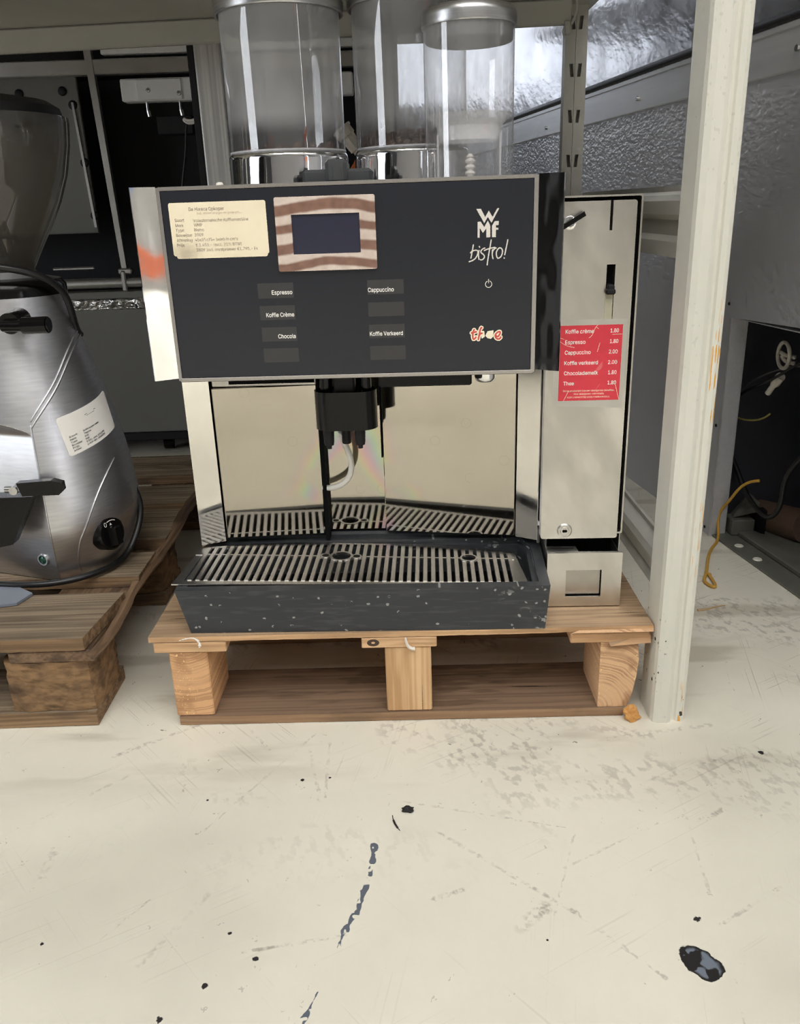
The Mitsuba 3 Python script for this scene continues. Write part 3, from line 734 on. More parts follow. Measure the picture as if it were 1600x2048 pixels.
# coffee outlet
st = LineString([(-.0365, .087), (-.0025, .087)]).buffer(.0205, quad_segs=12)
body = flat(st, .2262, .0440)
top = flat(st.difference(st.buffer(-.0022)), .2702, .0025)
P('coffee_outlet', cat(body, top), 'm_black', 35, label='black coffee outlet with three nozzles')
P('coffee_outlet__guide_rod', cyl((-.0425, .087, .268), (-.0425, .087, .31), .0075), 'm_black', 35)
P('coffee_outlet__guide_rod', cyl((.0045, .087, .268), (.0045, .087, .31), .0075), 'm_black', 35)
P('coffee_outlet__neck', cbox(-.0320, -.0075, .075, .10, .268, .31, .002), 'm_black_matte')
NZ = [(0, .0), (.0028, .0), (.003, .0038), (.0055, .0046), (.0062, .008), (.0070, .0262), (0, .0262)]
for x, y, dz in ((-.0420, .080, .2012), (-.0040, .080, .2012)):
    P('coffee_outlet__nozzle', lathe(NZ, 28, (x, y, dz)), 'm_black_matte', 35)
P('coffee_outlet__nozzle', lathe([(0, 0), (.0048, 0), (.0056, .001), (.0058, .024), (0, .024)], 28, (-.0222, .095, .2035)), 'm_black_matte', 35)
P('milk_hose', tube([(-.030, .105, .216), (-.0265, .112, .198), (-.0205, .117, .172), (-.0265, .122, .148), (-.046, .130, .1345), (-.062, .140, .132)], .0039, 12), 'm_hose', True, label='white silicone milk hose')
# drip tray
o_top = [(-.2258, -.014), (.2180, -.014), (.2215, .118), (.2110, .1475), (-.2150, .1475), (-.2275, .118)]
o_bot = [(-.2122, -.013), (.2133, -.013), (.217, .115), (.207, .1475), (-.212, .1475), (-.222, .115)]
outer = hull([(x, y, .0568) for x, y in o_top] + [(x, y, .0) for x, y in o_bot])
i_top = [(-.2135, -.002), (.2060, -.002), (.2085, .108), (.1985, .136), (-.2030, .136), (-.2140, .108)]
step = [(-.2085, .003), (.2005, .003), (.2035, .106), (.195, .131), (-.199, .131), (-.209, .106)]
inner = hull([(x, y, z) for x, y in i_top for z in (.0500, .06)])
inner2 = hull([(x, y, .06) for x, y in step] + [(x * .985, y * .97 + .001, .014) for x, y in step])
P('drip_tray', sub(sub(outer, inner), inner2), 'm_tray', label='black plastic drip tray with pale scuff marks')
P('drip_tray__sump', bx(-.195, .188, .012, .122, .0143, .0150), 'm_void', label='dark wet floor of the tray')
P('drip_tray__back_rim', cbox(-.205, .2145, .1475, .158, .052, .0640, .003), 'm_tray')
# hoppers


def lid(r, z, h):
    return lathe([(0, z + h + .002), (r * .93, z + h + .0015), (r * .985, z + h - .002), (r, z + h - .006), (r, z + .0015), (r * .992, z), (r * .955, z), (r * .945, z + .004), (0, z + .004)], 72)


def hopper(x, y, r, z0, z1, rl, hl, base=True):
    k = numbered(CM + 'bean_hopper')
    add(k, MX(lathe([(r, z0), (r, z1)], 72, (x, y, 0))), 'm_clear', True)
    labels[k] = {'label': 'clear plastic bean hopper'}
    part(k + '__lid', MX(moved(lid(rl, z1 - .010, hl), frame(x, y, 0, 0))), 'm_alu_lid', 40)
    part(k + '__lid_plug', MX(lathe([(0, z1 - .024), (r * .955, z1 - .024), (r * .97, z1 - .022), (r * .97, z1 - .008), (0, z1 - .008)], 56, (x, y, 0))), 'm_plug_grey', 40)
    part(k + '__rim', MX(lathe([(r - .0022, z0), (r - .0022, z0 + .002), (r + .0008, z0 + .002), (r + .0008, z0), (r - .0022, z0)], 64, (x, y, 0))), 'm_frost')
    if base:
        rb = r + .0028
        part(k + '__base', MX(lathe([(0, z0 + .0008), (rb - .006, z0 + .0008), (rb - .002, z0 - .0010), (rb - .0004, z0 - .004), (rb, z0 - .008), (rb, .500)], 80, (x, y, 0))), 'm_chrome', 50, label='polished chrome base')
    return k


h1 = hopper(-.0815, .180, .0680, .5395, .6930, .0735, .017)
h2 = hopper(.0655, .2000, .0662, .5405, .6985, .0712, .017)
part(h1 + '__lid_hole', MX(cyl((-.0815 + .002, .180 - .0733, .6912), (-.0815 + .002, .180 - .0742, .6912), .0033, 18)), 'm_void', 30)
k3 = CM + 'powder_hopper'
X3, Y3, R3 = .1297, .09, .0476
add(k3, MX(lathe([(R3, .500), (R3, .655)], 72, (X3, Y3, 0))), 'm_clear', True)
labels[k3] = {'label': 'narrow clear powder hopper in front of the others'}
part(k3 + '__lid', MX(moved(lid(.0497, .6475, .0155), frame(X3, Y3, 0, 0))), 'm_alu_lid', 40)
part(k3 + '__lid_plug', MX(lathe([(0, .6345), (.0452, .6345), (.0458, .6355), (.0458, .648), (0, .648)], 48, (X3, Y3, 0))), 'm_plug_grey', 40)
part(k3 + '__insert', MX(cat(lathe([(.0345, .540), (.0345, .554)], 48, (X3, Y3, 0)), lathe([(.0345, .554), (.046, .566)], 48, (X3, Y3, 0)), bx(X3 - .035, X3 - .033, Y3 - .02, Y3 + .02, .5005, .546), bx(X3 + .031, X3 + .033, Y3 - .02, Y3 + .02, .5005, .546))), 'm_frost', 40)
au = [(0, .5005)] + [(.0048 + .0014 * math.sin(i * 1.25), .5005 + .0012 * i) for i in range(21)] + [(.002, .5275), (0, .528)]
part(k3 + '__auger', MX(lathe(au, 20, (X3 + .001, Y3, 0))), 'm_white', True)
P('key_bracket', cat(cbox(-.0475, .0258, .038, .075, .5005, .5150, .003), cbox(-.0480, .0262, .036, .078, .5000, .5035, .001), cbox(-.0225, .0005, .032, .07, .5000, .5245, .004), bx(-.0155, -.0145, .0312, .034, .504, .517), bx(-.0065, -.0055, .0312, .034, .504, .517)), 'm_grey_plastic', label='dark grey lid latch on the machine top')
P('top_cap', lathe([(0, .504), (.003, .5035), (.004, .5015), (.004, .5)], 16, (-.129, .012, .0015)), 'm_scrap_white', True)
tag('coffee_machine', 'automatic coffee machine with dark glass panel and steel fronts, standing on the light pallet', 'coffee machine')


# loose grate lying askew on the tray
def tilt(m):
    v = m.vertices.copy()
    v[:, 2] += .0583 - .0125 * (v[:, 0] + .232) / .43
    return MX(trimesh.Trimesh(v, m.faces, process=False))


def back_y(x):
    return .1325 - .0245 * np.clip(abs(x + .03) / .205, 0, 1.2) ** 2.2


gx = np.linspace(-.2245, .1875, 30)
outl = Polygon([(-.2330, -.0008), (.196, .0108)] + [(x, back_y(x) + .003) for x in gx[::-1]])
front = lambda x: -.0008 + (x + .233) * .0270
win = Polygon([(-.2215, front(-.2215) + .011), (.1825, front(.18) + .006)] + [(x, back_y(x) - .0035) for x in np.linspace(-.2165, .1765, 30)[::-1]])
rings = unary_union([Point(-.0363, .0857).buffer(.0150), Point(-.0568, .0866).buffer(.0066), Point(-.0166, .0850).buffer(.0066), Point(.1274, .0840).buffer(.0112)])
rin = unary_union([Point(-.0363, .0857).buffer(.0120), Point(-.0568, .0866).buffer(.0046), Point(-.0166, .0850).buffer(.0046), Point(.1274, .0840).buffer(.0088)])
add('drip_grate__frame', tilt(flat(outl.difference(win), 0, .0014)), 'm_grate')
cross = Polygon([(-.23, .0838 + .0035), (.185, .0792 + .0035), (.185, .0792 + .0068), (-.23, .0838 + .0068)]).intersection(outl).difference(rings)
add('drip_grate__crossbar', tilt(flat(cross, .0002, .0022)), 'm_grate')
for i in range(42):
    x = -.2168 + i * .00985
    s = sbox(x, 0.0, x + .0060, .14).intersection(win.buffer(.0005)).difference(rings)
    pieces = []
    for g in getattr(s, 'geoms', [s]):
        if g.area < 1e-6:
            continue
        x0, y0, x1, y1 = g.bounds
        pieces.append(hull([(x0, y0, .0004), (x1, y0, .0004), (x0, y1, .0004), (x1, y1, .0004), (x0 + .0006, y0, .0026), (x1 - .0006, y0, .0026), (x0 + .0006, y1, .0026), (x1 - .0006, y1, .0026)]))
    if pieces:
        part('drip_grate__slat', tilt(cat(*pieces)), 'm_grate')
for c, ro, ri in (((-.0363, .0857), .0150, .0120), ((-.0568, .0866), .0066, .0046), ((-.0166, .0850), .0066, .0046), ((.1274, .0840), .0112, .0088)):
    part('drip_grate__ring', tilt(flat(Point(*c).buffer(ro, quad_segs=10).difference(rin), .0, .0036)), 'm_grate')
tag('drip_grate', 'slotted stainless steel grate lying askew on the black drip tray', 'grate')

# beans


def bean():
    m = trimesh.creation.icosphere(subdivisions=2, radius=1.0)
    v = m.vertices.copy()
    v[:, 2] = np.where(v[:, 2] > 0, v[:, 2] * .75, v[:, 2] * .5)
    g = np.exp(-(v[:, 1] / .16) ** 2) * (v[:, 2] < 0)
    v[:, 2] += .25 * g
    return trimesh.Trimesh(v * [.0060, .0042, .0034], m.faces, process=False)


BEAN = bean()


def beans(cx, cy, r, zfun, n, seed):
    rg = np.random.default_rng(seed)
    out = []
    for i in range(n):
        a, q = rg.uniform(0, 2 * np.pi), r * math.sqrt(rg.uniform(0, 1))
        x, y = cx + q * math.cos(a), cy + q * math.sin(a)
        M = trimesh.transformations.random_rotation_matrix(rg.uniform(size=3))
        M[:3, 3] = [x, y, zfun(x, y, rg)]
        out.append(moved(BEAN, M))
    return MX(cat(*out))


add('coffee_beans', beans(.0655, .200, .0585, lambda x, y, g: .5435 + g.uniform(0, 1) * np.clip(.004 + .40 * (x + .002), .0, .0125), 460, 3), 'm_bean', True)
labels['coffee_beans'] = {'label': 'roasted coffee beans heaped in the bottom of the second hopper', 'category': 'coffee beans', 'kind': 'stuff'}
add('coffee_beans_001', beans(-.0815, .18, .058, lambda x, y, g: .5445, 34, 5), 'm_bean', True)
labels['coffee_beans_001'] = {'label': 'few leftover beans on the floor of the nearly empty left hopper', 'category': 'coffee beans', 'kind': 'stuff'}

# ------------------------------------------------------------------ coin unit
CU = 'coin_unit__'
Q = lambda name, mesh, m, smooth=False, label=None: part(CU + name, MX(mesh), m, smooth, label)
shell = cat(cbox(.2240, .3165, .082, .40, .086, .4800, .002), cbox(.2240, .2255, .078, .40, .0005, .090, .0003), cbox(.3150, .3165, .078, .40, .0005, .090, .0003))
rim = face(rpoly(.2195, .3168, .0865, .4810, .002).difference(rpoly(.2212, .3148, .0885, .4790, .002)), .083, .012)
Q('case', cat(shell, rim), 'm_steel')
Q('case_gap', bx(.2205, .3160, .0805, .083, .085, .4805), 'm_void')
door = rpoly(.2150, .3082, .0848, .4752, .003).difference(unary_union([sbox(.2797, .4447, .2826, .4756), sbox(.2790, .3790, .2883, .4090)]))
Q('door', cat(face(door, .076, .0155), ), 'm_steel', label='tall brushed steel door')
Q('coin_slot', bx(.279, .2832, .0725, .0745, .444, .476), 'm_void')
Q('return_lever', cat(bx(.2788, .2885, .0725, .0745, .3788, .4092), ), 'm_void')
Q('return_lever__handle', cat(cbox(.2796, .2876, .054, .072, .3795, .3880, .0015), cbox(.2780, .2886, .052, .062, .3775, .3835, .0015)), 'm_black_matte')
Q('lever_strip', cat(face(sbox(.2786, .3505, .2872, .3785), .0604, .0003), ), 'm_tape_strip')
Q('lever_strip', bx(.2872, .2879, .0600, .0606, .3505, .379), 'm_void')


def disc_y(profile, x, z, y):
    m = lathe(profile, 32)
    m.apply_transform(trimesh.transformations.rotation_matrix(math.pi / 2, [1, 0, 0]))
    m.apply_translation([x, y, z])
    return m


Q('key_lock', disc_y([(0, .004), (.0040, .004), (.0046, .0035), (.0058, .0035), (.0070, .003), (.0076, 0)], .2367, .4538, .0605), 'm_chrome', 35)
Q('key_lock__key', hull([(.2367 + a * .0125 + s * .0016 * -.6, y, .4545 + a * .0072 + s * .0022) for a in (-1, 1.15) for s in (-1, 1) for y in (.0495, .0575)]), 'm_black')
Q('door_lock', disc_y([(0, .0025), (.0050, .0025), (.0056, .0018), (.0078, .0022), (.0088, .0016), (.0092, 0)], .2440, .0957, .0605), 'm_steel', 35)
Q('door_lock__keyhole', face(unary_union([Point(.2428, .0957).buffer(.0018), Point(.2452, .0957).buffer(.0018), sbox(.2428, .0943, .2452, .0971)]), .0581, .0003), 'm_void')
Q('tape', face(Polygon([(.2240, .2520), (.3046, .2482), (.3053, .3504), (.2240, .3506)]), .06045, .0001), 'm_tape', label='strip of clear tape holding the card')
k = Q('price_card', face(sbox(.2306, .2580, .3004, .3440), .06035, .0004), 'm_card', label='red price card taped to the door')
PR = [('Koffie crème', .2363, .2683, .3353, '1.80', .2867, .2960), ('Espresso', .2363, .2592, .3234, '1.80', .2867, .2960), ('Cappuccino', .2363, .2657, .3117, '2.00', .2860, .2960), ('Koffie verkeerd', .2362, .2744, .2997, '2.00', .2858, .2960), ('Chocolademelk', .2362, .2750, .2880, '1.80', .2864, .2961), ('Thee', .2359, .2482, .2762, '1.80', .2865, .2962)]
items = []
for t, a, b, z, pr, c, d in PR:
    items += [(t, a, b, z, .0043, True), (pr, c, d, z, .0043, True)]
part(k + '__lettering', MX(text_xz(items, .05995, .0002)), 'm_white')
part(k + '__fine_print', MX(text_xz([('Onze producten kunnen allergenen bevatten.', .2359, .2950, .2685, .0022, False), ('Voor allergenen-informatie', .2478, .2829, .2648, .0022, False), ('kunt u terecht bij onze medewerkers.', .2410, .2898, .2611, .0022, False)], .05995, .0002)), 'm_tea_cream')
cr = strokes([[(.2725, .3442), (.2690, .3395), (.2668, .3340), (.2630, .3300)], [(.2710, .3415), (.2733, .3398)], [(.2308, .3265), (.2340, .3240), (.2390, .3215), (.2470, .3195)], [(.2308, .3305), (.2350, .3290)], [(.2890, .3330), (.2998, .3333)], [(.2955, .2758), (.3003, .2585)], [(.2425, .2700), (.2365, .2575)], [(.2755, .3240), (.2730, .3140)]], .00022)
part(k + '__crease', MX(face(cr, .05995, .00025)), 'm_tea_cream')
# drawer
df = rpoly(.2215, .3128, .0012, .0722, .0012).difference(sbox(.2450, .0142, .2884, .0500))
Q('drawer', cat(face(df, .0440, .0016), flat(Polygon([(.2215, .0425), (.2215, .0660), (.2590, .0645), (.2603, .0482), (.3125, .0470), (.3125, .0425)]), .0715, .0012), bx(.2235, .2245, .044, .30, .003, .068), bx(.3105, .3115, .044, .30, .003, .068), bx(.2235, .3115, .044, .30, .002, .0035)), 'm_steel', label='steel cash drawer pulled slightly out')
Q('drawer__flap', cat(cbox(.2452, .2880, .0475, .0490, .0150, .0497, .0004), bx(.2450, .2884, .0440, .0490, .0500, .0504)), 'm_flap')
Q('drawer__flap_backing', bx(.2446, .2888, .0492, .0500, .0138, .0504), 'm_void')
Q('drawer__coin_tray', bx(.2260, .3100, .10, .12, .004, .082), 'm_void')
Q('drawer__tab_slot', bx(.2275, .2555, .0575, .0590, .07275, .07295), 'm_void')
tag('coin_unit', 'narrow steel coin payment unit with red price card, beside the coffee machine', 'coin machine')

# ------------------------------------------------------------------ coffee grinder on the left
GC = np.array([-.512, .28])
TN = math.atan2(-.94, -.35)
RZ = PchipInterpolator([.1256, .14, .164, .21, .285, .36, .458, .512], [.098, .106, .1145, .1255, .1185, .103, .0785, .0705])


def grad(th, z):
    q = np.clip((np.asarray(z) - .335) / .03, 0, 1)
    d = RZ(z) * (.755 + .25 * q * q * (3 - 2 * q))
    c = np.cos(np.asarray(th) - TN)
    return np.minimum(RZ(z), np.where(c > .05, d / np.maximum(c, .05), 9.0))


def gpt(th, z, off=0.0):
    r = grad(th, z) + off
    return np.stack([GC[0] + r * np.cos(th), GC[1] + r * np.sin(th), np.broadcast_to(z, np.shape(r))], -1)


G = 'coffee_grinder__'
ths = np.radians(np.arange(0, 360, .75))
zs = np.r_[np.linspace(.1262, .17, 14), np.linspace(.173, .33, 50), np.linspace(.332, .37, 36), np.linspace(.374, .51, 40)]
V = np.vstack([gpt(ths, z) for z in zs] + [[[*GC, zs[0]]], [[*GC, zs[-1]]]])
F, n = [], len(ths)
for i in range(len(zs) - 1):
    for j in range(n):
        a, b = i * n + j, i * n + (j + 1) % n
        F += [(a, b, b + n), (a, b + n, a + n)]
for j in range(n):
    F += [(len(V) - 2, (j + 1) % n, j), (len(V) - 1, (len(zs) - 1) * n + j, (len(zs) - 1) * n + (j + 1) % n)]
add(G + 'body', trimesh.Trimesh(V, F, process=False), 'm_alu', 26)
labels[G + 'body'] = {'label': 'brushed aluminium cone-shaped housing'}


def surf_line(pts, off, n=40):
    q = spline([(math.radians(a), z, 0) for a, z in pts], n)
    return np.array([gpt(a, z, off) for a, z in q[:, :2]])


for dz in (0.004, -.004):
    part(G + 'ridge', tube(surf_line([(8, .455 + dz), (-15.5, .4414 + dz), (-31.3, .4221 + dz), (-49.1, .3912 + dz), (-61.4, .3688 + dz), (-69.5, .3516 + dz)], .0002), .0016, 8, False), 'm_alu', True)
part(G + 'ridge', tube(surf_line([(-69.5, z_) for z_ in np.linspace(.1335, .3516, 12)], -.0004), .0013, 8, False), 'm_alu', True)
part(G + 'ridge', tube(surf_line([(-53, .1375), (-54.6, .142), (-55.2, .150), (-54.7, .1652), (-51.1, .1956), (-42, .2303), (-27, .2672), (-15, .285)], .0002), .0014, 8, False), 'm_alu', True)
# switch dial
dp = gpt(math.radians(-32.6), .1855)
dn = np.array([math.cos(math.radians(-25)), math.sin(math.radians(-25)), .12])
dn /= np.linalg.norm(dn)
DX = np.cross([0, 0, 1], dn); DX /= np.linalg.norm(DX)
DZ = np.cross(dn, DX)
DM = np.eye(4); DM[:3, 0], DM[:3, 1], DM[:3, 2], DM[:3, 3] = DX, DZ, dn, dp + dn * .0030
part(G + 'dial', moved(lathe([(0, .0045), (.0215, .0045), (.0240, .0025), (.0244, -.012)], 40), DM), 'm_black', 35, label='round black switch dial')
part(G + 'dial__knob', moved(hull([(x, y, z) for x, y, z in ((-.0075, -.017, .004), (.0075, -.017, .004), (-.0075, .011, .004), (.0075, .011, .004), (-.005, -.0155, .0155), (.005, -.0155, .0155), (-.005, .009, .0165), (.005, .009, .0165))]), DM), 'm_black')
zero = meshkit.text_mesh('0', .0065, .0004)
zero.apply_translation([-.0125, .0118, .0046])
arc = LineString([(.0185 * math.cos(a), .0185 * math.sin(a)) for a in np.radians(np.linspace(108, 62, 14))]).buffer(.0006)
tri = Polygon([(-.002, .0118), (.002, .0118), (0, .0155)])
part(G + 'dial__marking', moved(cat(zero, flat(arc, .0046, .0004), flat(tri, .0046, .0004)), DM), 'm_white')
# lamp
lp = gpt(math.radians(-78.3), .1631)
ln = np.array([math.cos(TN), math.sin(TN), 0])
LX = np.cross([0, 0, 1], ln)
LM = np.eye(4); LM[:3, 0], LM[:3, 1], LM[:3, 2], LM[:3, 3] = LX, [0, 0, 1], ln, lp
part(G + 'pilot_lamp', moved(lathe([(.0062, .0), (.0064, .003), (.0082, .003), (.0088, 0), (.0088, -.004)], 32), LM), 'm_bolt', 35)
part(G + 'pilot_lamp__lens', moved(lathe([(0, .0032), (.004, .0026), (.0063, .0005)], 24), LM), 'm_green', True, label='dark green lens')


# sticker wrapped on the body
def on_sticker(u, v):
    """u from 0 to 1 across, v from 0 to 1 upwards"""
    th = (1 - v) * ((1 - u) * -49.0 + u * -1.5) + v * ((1 - u) * -52.6 + u * 4.0)
    z = (1 - v) * ((1 - u) * .3038 + u * .3225) + v * ((1 - u) * .3549 + u * .3735)
    return np.radians(th), z


def wrap(m, off):
    v = m.vertices
    th, z = on_sticker(v[:, 0], v[:, 1])
    r = np.array([float(grad(a, b)) for a, b in zip(th, z)]) + off + v[:, 2]
    return trimesh.Trimesh(np.c_[GC[0] + r * np.cos(th), GC[1] + r * np.sin(th), z], m.faces, process=False)


sg = []
for i in range(24):
    cell = sbox(i / 24, 0, (i + 1) / 24, 1).intersection(affinity.scale(rpoly(0, 1, 0, .6, .045), 1, 1 / .6, origin=(0, 0)))
    if cell.area > 0:
        sg.append(ext(cell, .0004))
k = part(G + 'price_sticker', wrap(cat(*sg), .0003), 'm_white', label='white price sticker wrapped round the housing')


def fit(t, u0, u1, v0, h):
    m = meshkit.text_mesh(t, h, .0003)
    lo, hi = m.bounds
    m.apply_translation([-lo[0], 0, 0])
    m.apply_scale([(u1 - u0) / (hi[0] - lo[0]), 1, 1])
    m.apply_translation([u0, v0, 0])
    return m


tx = []
for i, (a, b) in enumerate((('Soort', 'Koffie bonen maler'), ('Merk', 'Taerna'), ('Type', 'NB'), ('Bouwjaar', 'NB'), ('Prijs', '€ 350,- (excl. 21% BTW)'), ('Artikel', 'D-KOF-MAL-40300190'))):
    v0 = .44 - .072 * i
    wd = (.17, .13, .13, .22, .13, .16)[i]
    tx += [fit(a, .08, .08 + wd * .72, v0, .042), fit(b, .30, .30 + (.30, .12, .06, .06, .36, .36)[i], v0, .042)]
tx += [ext(sbox(.40, .80, .62, .812), .0003), ext(sbox(.42, .765, .58, .773), .0003)]
part(k + '__lettering', wrap(cat(*tx), .0007), 'm_ink_grey')
# top collar, cable, hopper
part(G + 'collar', lathe([(0, .530), (.052, .530), (.066, .527), (.0715, .519), (.0715, .508), (.060, .506)], 56, (*GC, 0)), 'm_black', 40)
prof = [(.030, .531), (.034, .5375), (.050, .566), (.066, .592), (.082, .622), (.095, .655), (.1035, .690), (.1065, .715), (.1065, .722)]
part(G + 'hopper', lathe(prof, 64, (*GC, 0)), 'm_smoke', True, label='smoky transparent bean hopper')
part(G + 'hopper__lid', lathe([(0, .748), (.05, .747), (.085, .741), (.098, .733), (.1000, .724), (.099, .720), (0, .720)], 56, (*GC, 0)), 'm_black_matte', 40)
part(G + 'hopper__neck', lathe([(.030, .5295), (.0305, .538), (.036, .538), (.040, .530)], 40, (*GC, 0)), 'm_plug_grey', 40)
part(G + 'cable', tube([(-.60, .21, .545), (-.545, .195, .552), (-.49, .20, .548), (-.445, .225, .533), (-.4315, .25, .512), (-.431, .27, .480), (-.436, .30, .45)], .0046, 12), 'm_cable', True)
part(G + 'cable', tube([(-.47, .375, .285), (-.43, .335, .262), (-.398, .30, .236), (-.386, .293, .20), (-.390, .275, .165), (-.402, .250, .1385), (-.425, .205, .1325), (-.46, .176, .132), (-.50, .166, .132), (-.545, .17, .132), (-.60, .18, .132)], .0044, 12, n=90), 'm_cable', True)
# adjusting knob
part(G + 'adjusting_knob', cat(cyl((-.472, .205, .4835), (-.470, .168, .4815), .0125), cyl((-.478, .165, .4790), (-.442, .160, .4795), .0072), lathe([(0, -.0008), (.0098, 0), (.0105, .001), (.0105, .033), (0, .034)], 12)), 'm_black', 30)
ak = cat(cyl((-.475, .212, .4840), (-.475, .176, .4815), .0130), cyl((-.482, .172, .4795), (-.448, .168, .4795), .0070), cyl((-.455, .168, .4795), (-.4235, .166, .4800), .0102, 12), cyl((-.4235, .166, .4800), (-.4215, .166, .4800), .0085, 12))
scene[G + 'adjusting_knob'] = ply(ak, 'm_black', 30)
# dosing lever and chute
part(G + 'dosing_lever', hull([(x, y, z) for x, y, z in ((-.492, .145, .2845), (-.447, .145, .2865), (-.434, .147, .2825), (-.4335, .147, .2720), (-.440, .146, .2665), (-.487, .145, .2665), (-.492, .157, .2845), (-.447, .158, .2865), (-.4345, .158, .2825), (-.434, .158, .2720), (-.440, .158, .2665), (-.487, .157, .2665))]), 'm_black', label='black paddle lever')
part(G + 'dosing_lever__pin', cat(cyl((-.51, .152, .2745), (-.490, .152, .2745), .0045), cyl((-.497, .144, .2745), (-.497, .16, .2745), .0055)), 'm_bolt', 30)
part(G + 'chute', hull([(-.54, .15, .2640), (-.4765, .150, .2640), (-.4785, .150, .2610), (-.512, .145, .2000), (-.54, .145, .195), (-.54, .175, .264), (-.4765, .170, .264), (-.512, .165, .2), (-.54, .165, .195)]), 'm_black')
part(G + 'catch_tray', hull([(-.62, .155, .1300), (-.5343, .1720, .1300), (-.4983, .1433, .1300), (-.5074, .114, .1300), (-.62, .09, .13), (-.62, .155, .1265), (-.5343, .1720, .1265), (-.4983, .1433, .1265), (-.5074, .114, .1265), (-.62, .09, .1265)]), 'm_bluegrey')
tag('coffee_grinder', 'aluminium coffee grinder with smoky hopper on the weathered pallet at the left edge', 'coffee grinder')

# ------------------------------------------------------------------ steel cabinet behind
B = 'steel_cabinet__'
R_ = lambda name, mesh, m, smooth=False, label=None: part(B + name, mesh, m, smooth, label)
YC = 1.29
R_('front_panel', cbox(-1.5, .02, YC, YC + .02, .058, .385, .002), 'm_cab_grey', label='dull grey lower front panel')
R_('edge_strip', cbox(-1.5, .02, YC - .004, YC + .02, .380, .407, .003), 'm_foil', label='crinkled foil tape along the panel top')
R_('ledge', cbox(-1.5, .02, YC - .004, YC + .06, .4075, .4245, .002), 'm_cab_grey')
R_('rail', tube([(-1.5, YC, .4455), (.02, YC, .4455)], .0125, 16, False), 'm_cab_steel', 40)
R_('base', cbox(-1.5, .02, YC - .002, YC + .5, .036, .057, .002), 'm_cab_dark')
for x in (-.625, -1.3, -.1):
    R_('caster', cat(cyl((x - .011, YC + .04, .018), (x + .011, YC + .04, .018), .0178, 20), cbox(x - .014, x + .014, YC + .03, YC + .06, .02, .036, .002)), 'm_black', 35)
bar = lambda z0, z1, y0: cat(cbox(-1.5, -.015, y0, y0 + .03, z0, z1, .002))
R_('top_bar', bar(.9125, .9445, YC), 'm_cab_steel')
R_('top_bar', cbox(-.655, -.015, YC + .004, YC + .03, .9535, .9720, .002), 'm_box_grey')
R_('top_panel', bx(-1.5, .02, YC + .03, YC + .55, .975, .985), 'm_cab_dark')
for x0, x1 in ((-.690, -.674),):
    R_('frame_bar', hull([(x, y, z) for x, z in ((-.6925, .975), (-.6760, .975), (-.6765, .915), (-.6620, .470), (-.6745, .470), (-.690, .915)) for y in (YC - .002, YC + .016)]), 'm_cab_steel', label='thin tarnished upright bar')
R_('frame_bar', cbox(-.012, .02, YC, YC + .03, .40, .98, .002), 'm_cab_steel')
R_('clamp', cat(cbox(-.682, -.648, YC - .012, YC + .012, .4665, .480, .003), cbox(-.676, -.664, YC - .016, YC - .006, .425, .475, .003)), 'm_cab_steel')
R_('back_panel', cbox(-1.5, .03, YC + .55, YC + .56, .02, .985, .002), 'm_cab_dark')
R_('inner_floor', bx(-1.5, .02, YC + .03, YC + .55, .40, .41), 'm_cab_dark')
R_('end_panel', bx(.02, .03, YC, YC + .56, .02, .985), 'm_cab_dark')
R_('inner_panel', cbox(-1.45, -.8215, 1.60, 1.612, .560, .955, .002), 'm_cab_grey', label='grey inner sheet with bolts')
R_('inner_panel__edge', hull([(x, y, z) for x, z in ((-.842, .892), (-.836, .892), (-.822, .575), (-.829, .575)) for y in (1.594, 1.60)]), 'm_cab_steel')
for x, z in ((-.840, .886), (-.8315, .743), (-.8255, .606), (-.862, .920), (-.978, .917)):
    R_('bolt', lathe([(0, .005), (.007, .0045), (.011, .002), (.0118, 0)], 14, (0, 0, 0)).apply_transform(trimesh.transformations.rotation_matrix(math.pi / 2, [1, 0, 0])).apply_translation([x, 1.599, z]), 'm_cab_dark', 40)
for x0, x1, lab in ((-.6215, -.36, None), (-.12, -.076, None)):
    R_('junction_box', cbox(x0, x1, YC + .01, YC + .05, .8545, .9030, .003), 'm_box_grey', label='pale grey electrical box')
R_('junction_box__cover', cbox(-.5835, -.478, YC + .006, YC + .012, .8565, .8995, .001), 'm_box_grey')
for x, z in ((-.5557, .8775), (-.4845, .8690)):
    R_('junction_box__screw', lathe([(0, .003), (.004, .0022), (.0056, 0)], 16).apply_transform(trimesh.transformations.rotation_matrix(math.pi / 2, [1, 0, 0])).apply_translation([x, YC + .006, z]), 'm_bolt', 40)
for x in (-.5686, -.4902):
    R_('bracket', cat(cyl((x, YC + .03, .855), (x, YC + .03, .832), .003, 10), cyl((x + .001, YC + .03, .836), (x + .003, YC + .03, .823), .0048, 10)), 'm_bolt', 30)
R_('bracket', cbox(-.556, -.47, YC + .05, YC + .10, .785, .826, .002), 'm_cab_dark')
R_('wire', tube([(-.474, YC + .03, .818), (-.481, YC + .03, .80), (-.487, YC + .03, .762), (-.500, YC + .03, .70), (-.512, YC + .03, .62)], .003, 8), 'm_cable', True)
R_('wire', cat(tube([(-.484, YC + .02, .816), (-.472, YC + .02, .811), (-.458, YC + .02, .813), (-.452, YC + .02, .82)], .0035, 8), tube([(-.484, YC + .02, .814), (-.474, YC + .02, .806), (-.462, YC + .02, .806), (-.452, YC + .02, .813)], .0035, 8)), 'm_white', True)
for x0, x1, z in ((-.868, -.760, .4790),):
    R_('tool', cbox(x0, x1, YC + .05, YC + .06, z - .004, z + .005, .003), 'm_cab_steel')
tag('steel_cabinet', 'open dark steel cabinet frame on casters behind the grinder', 'cabinet')

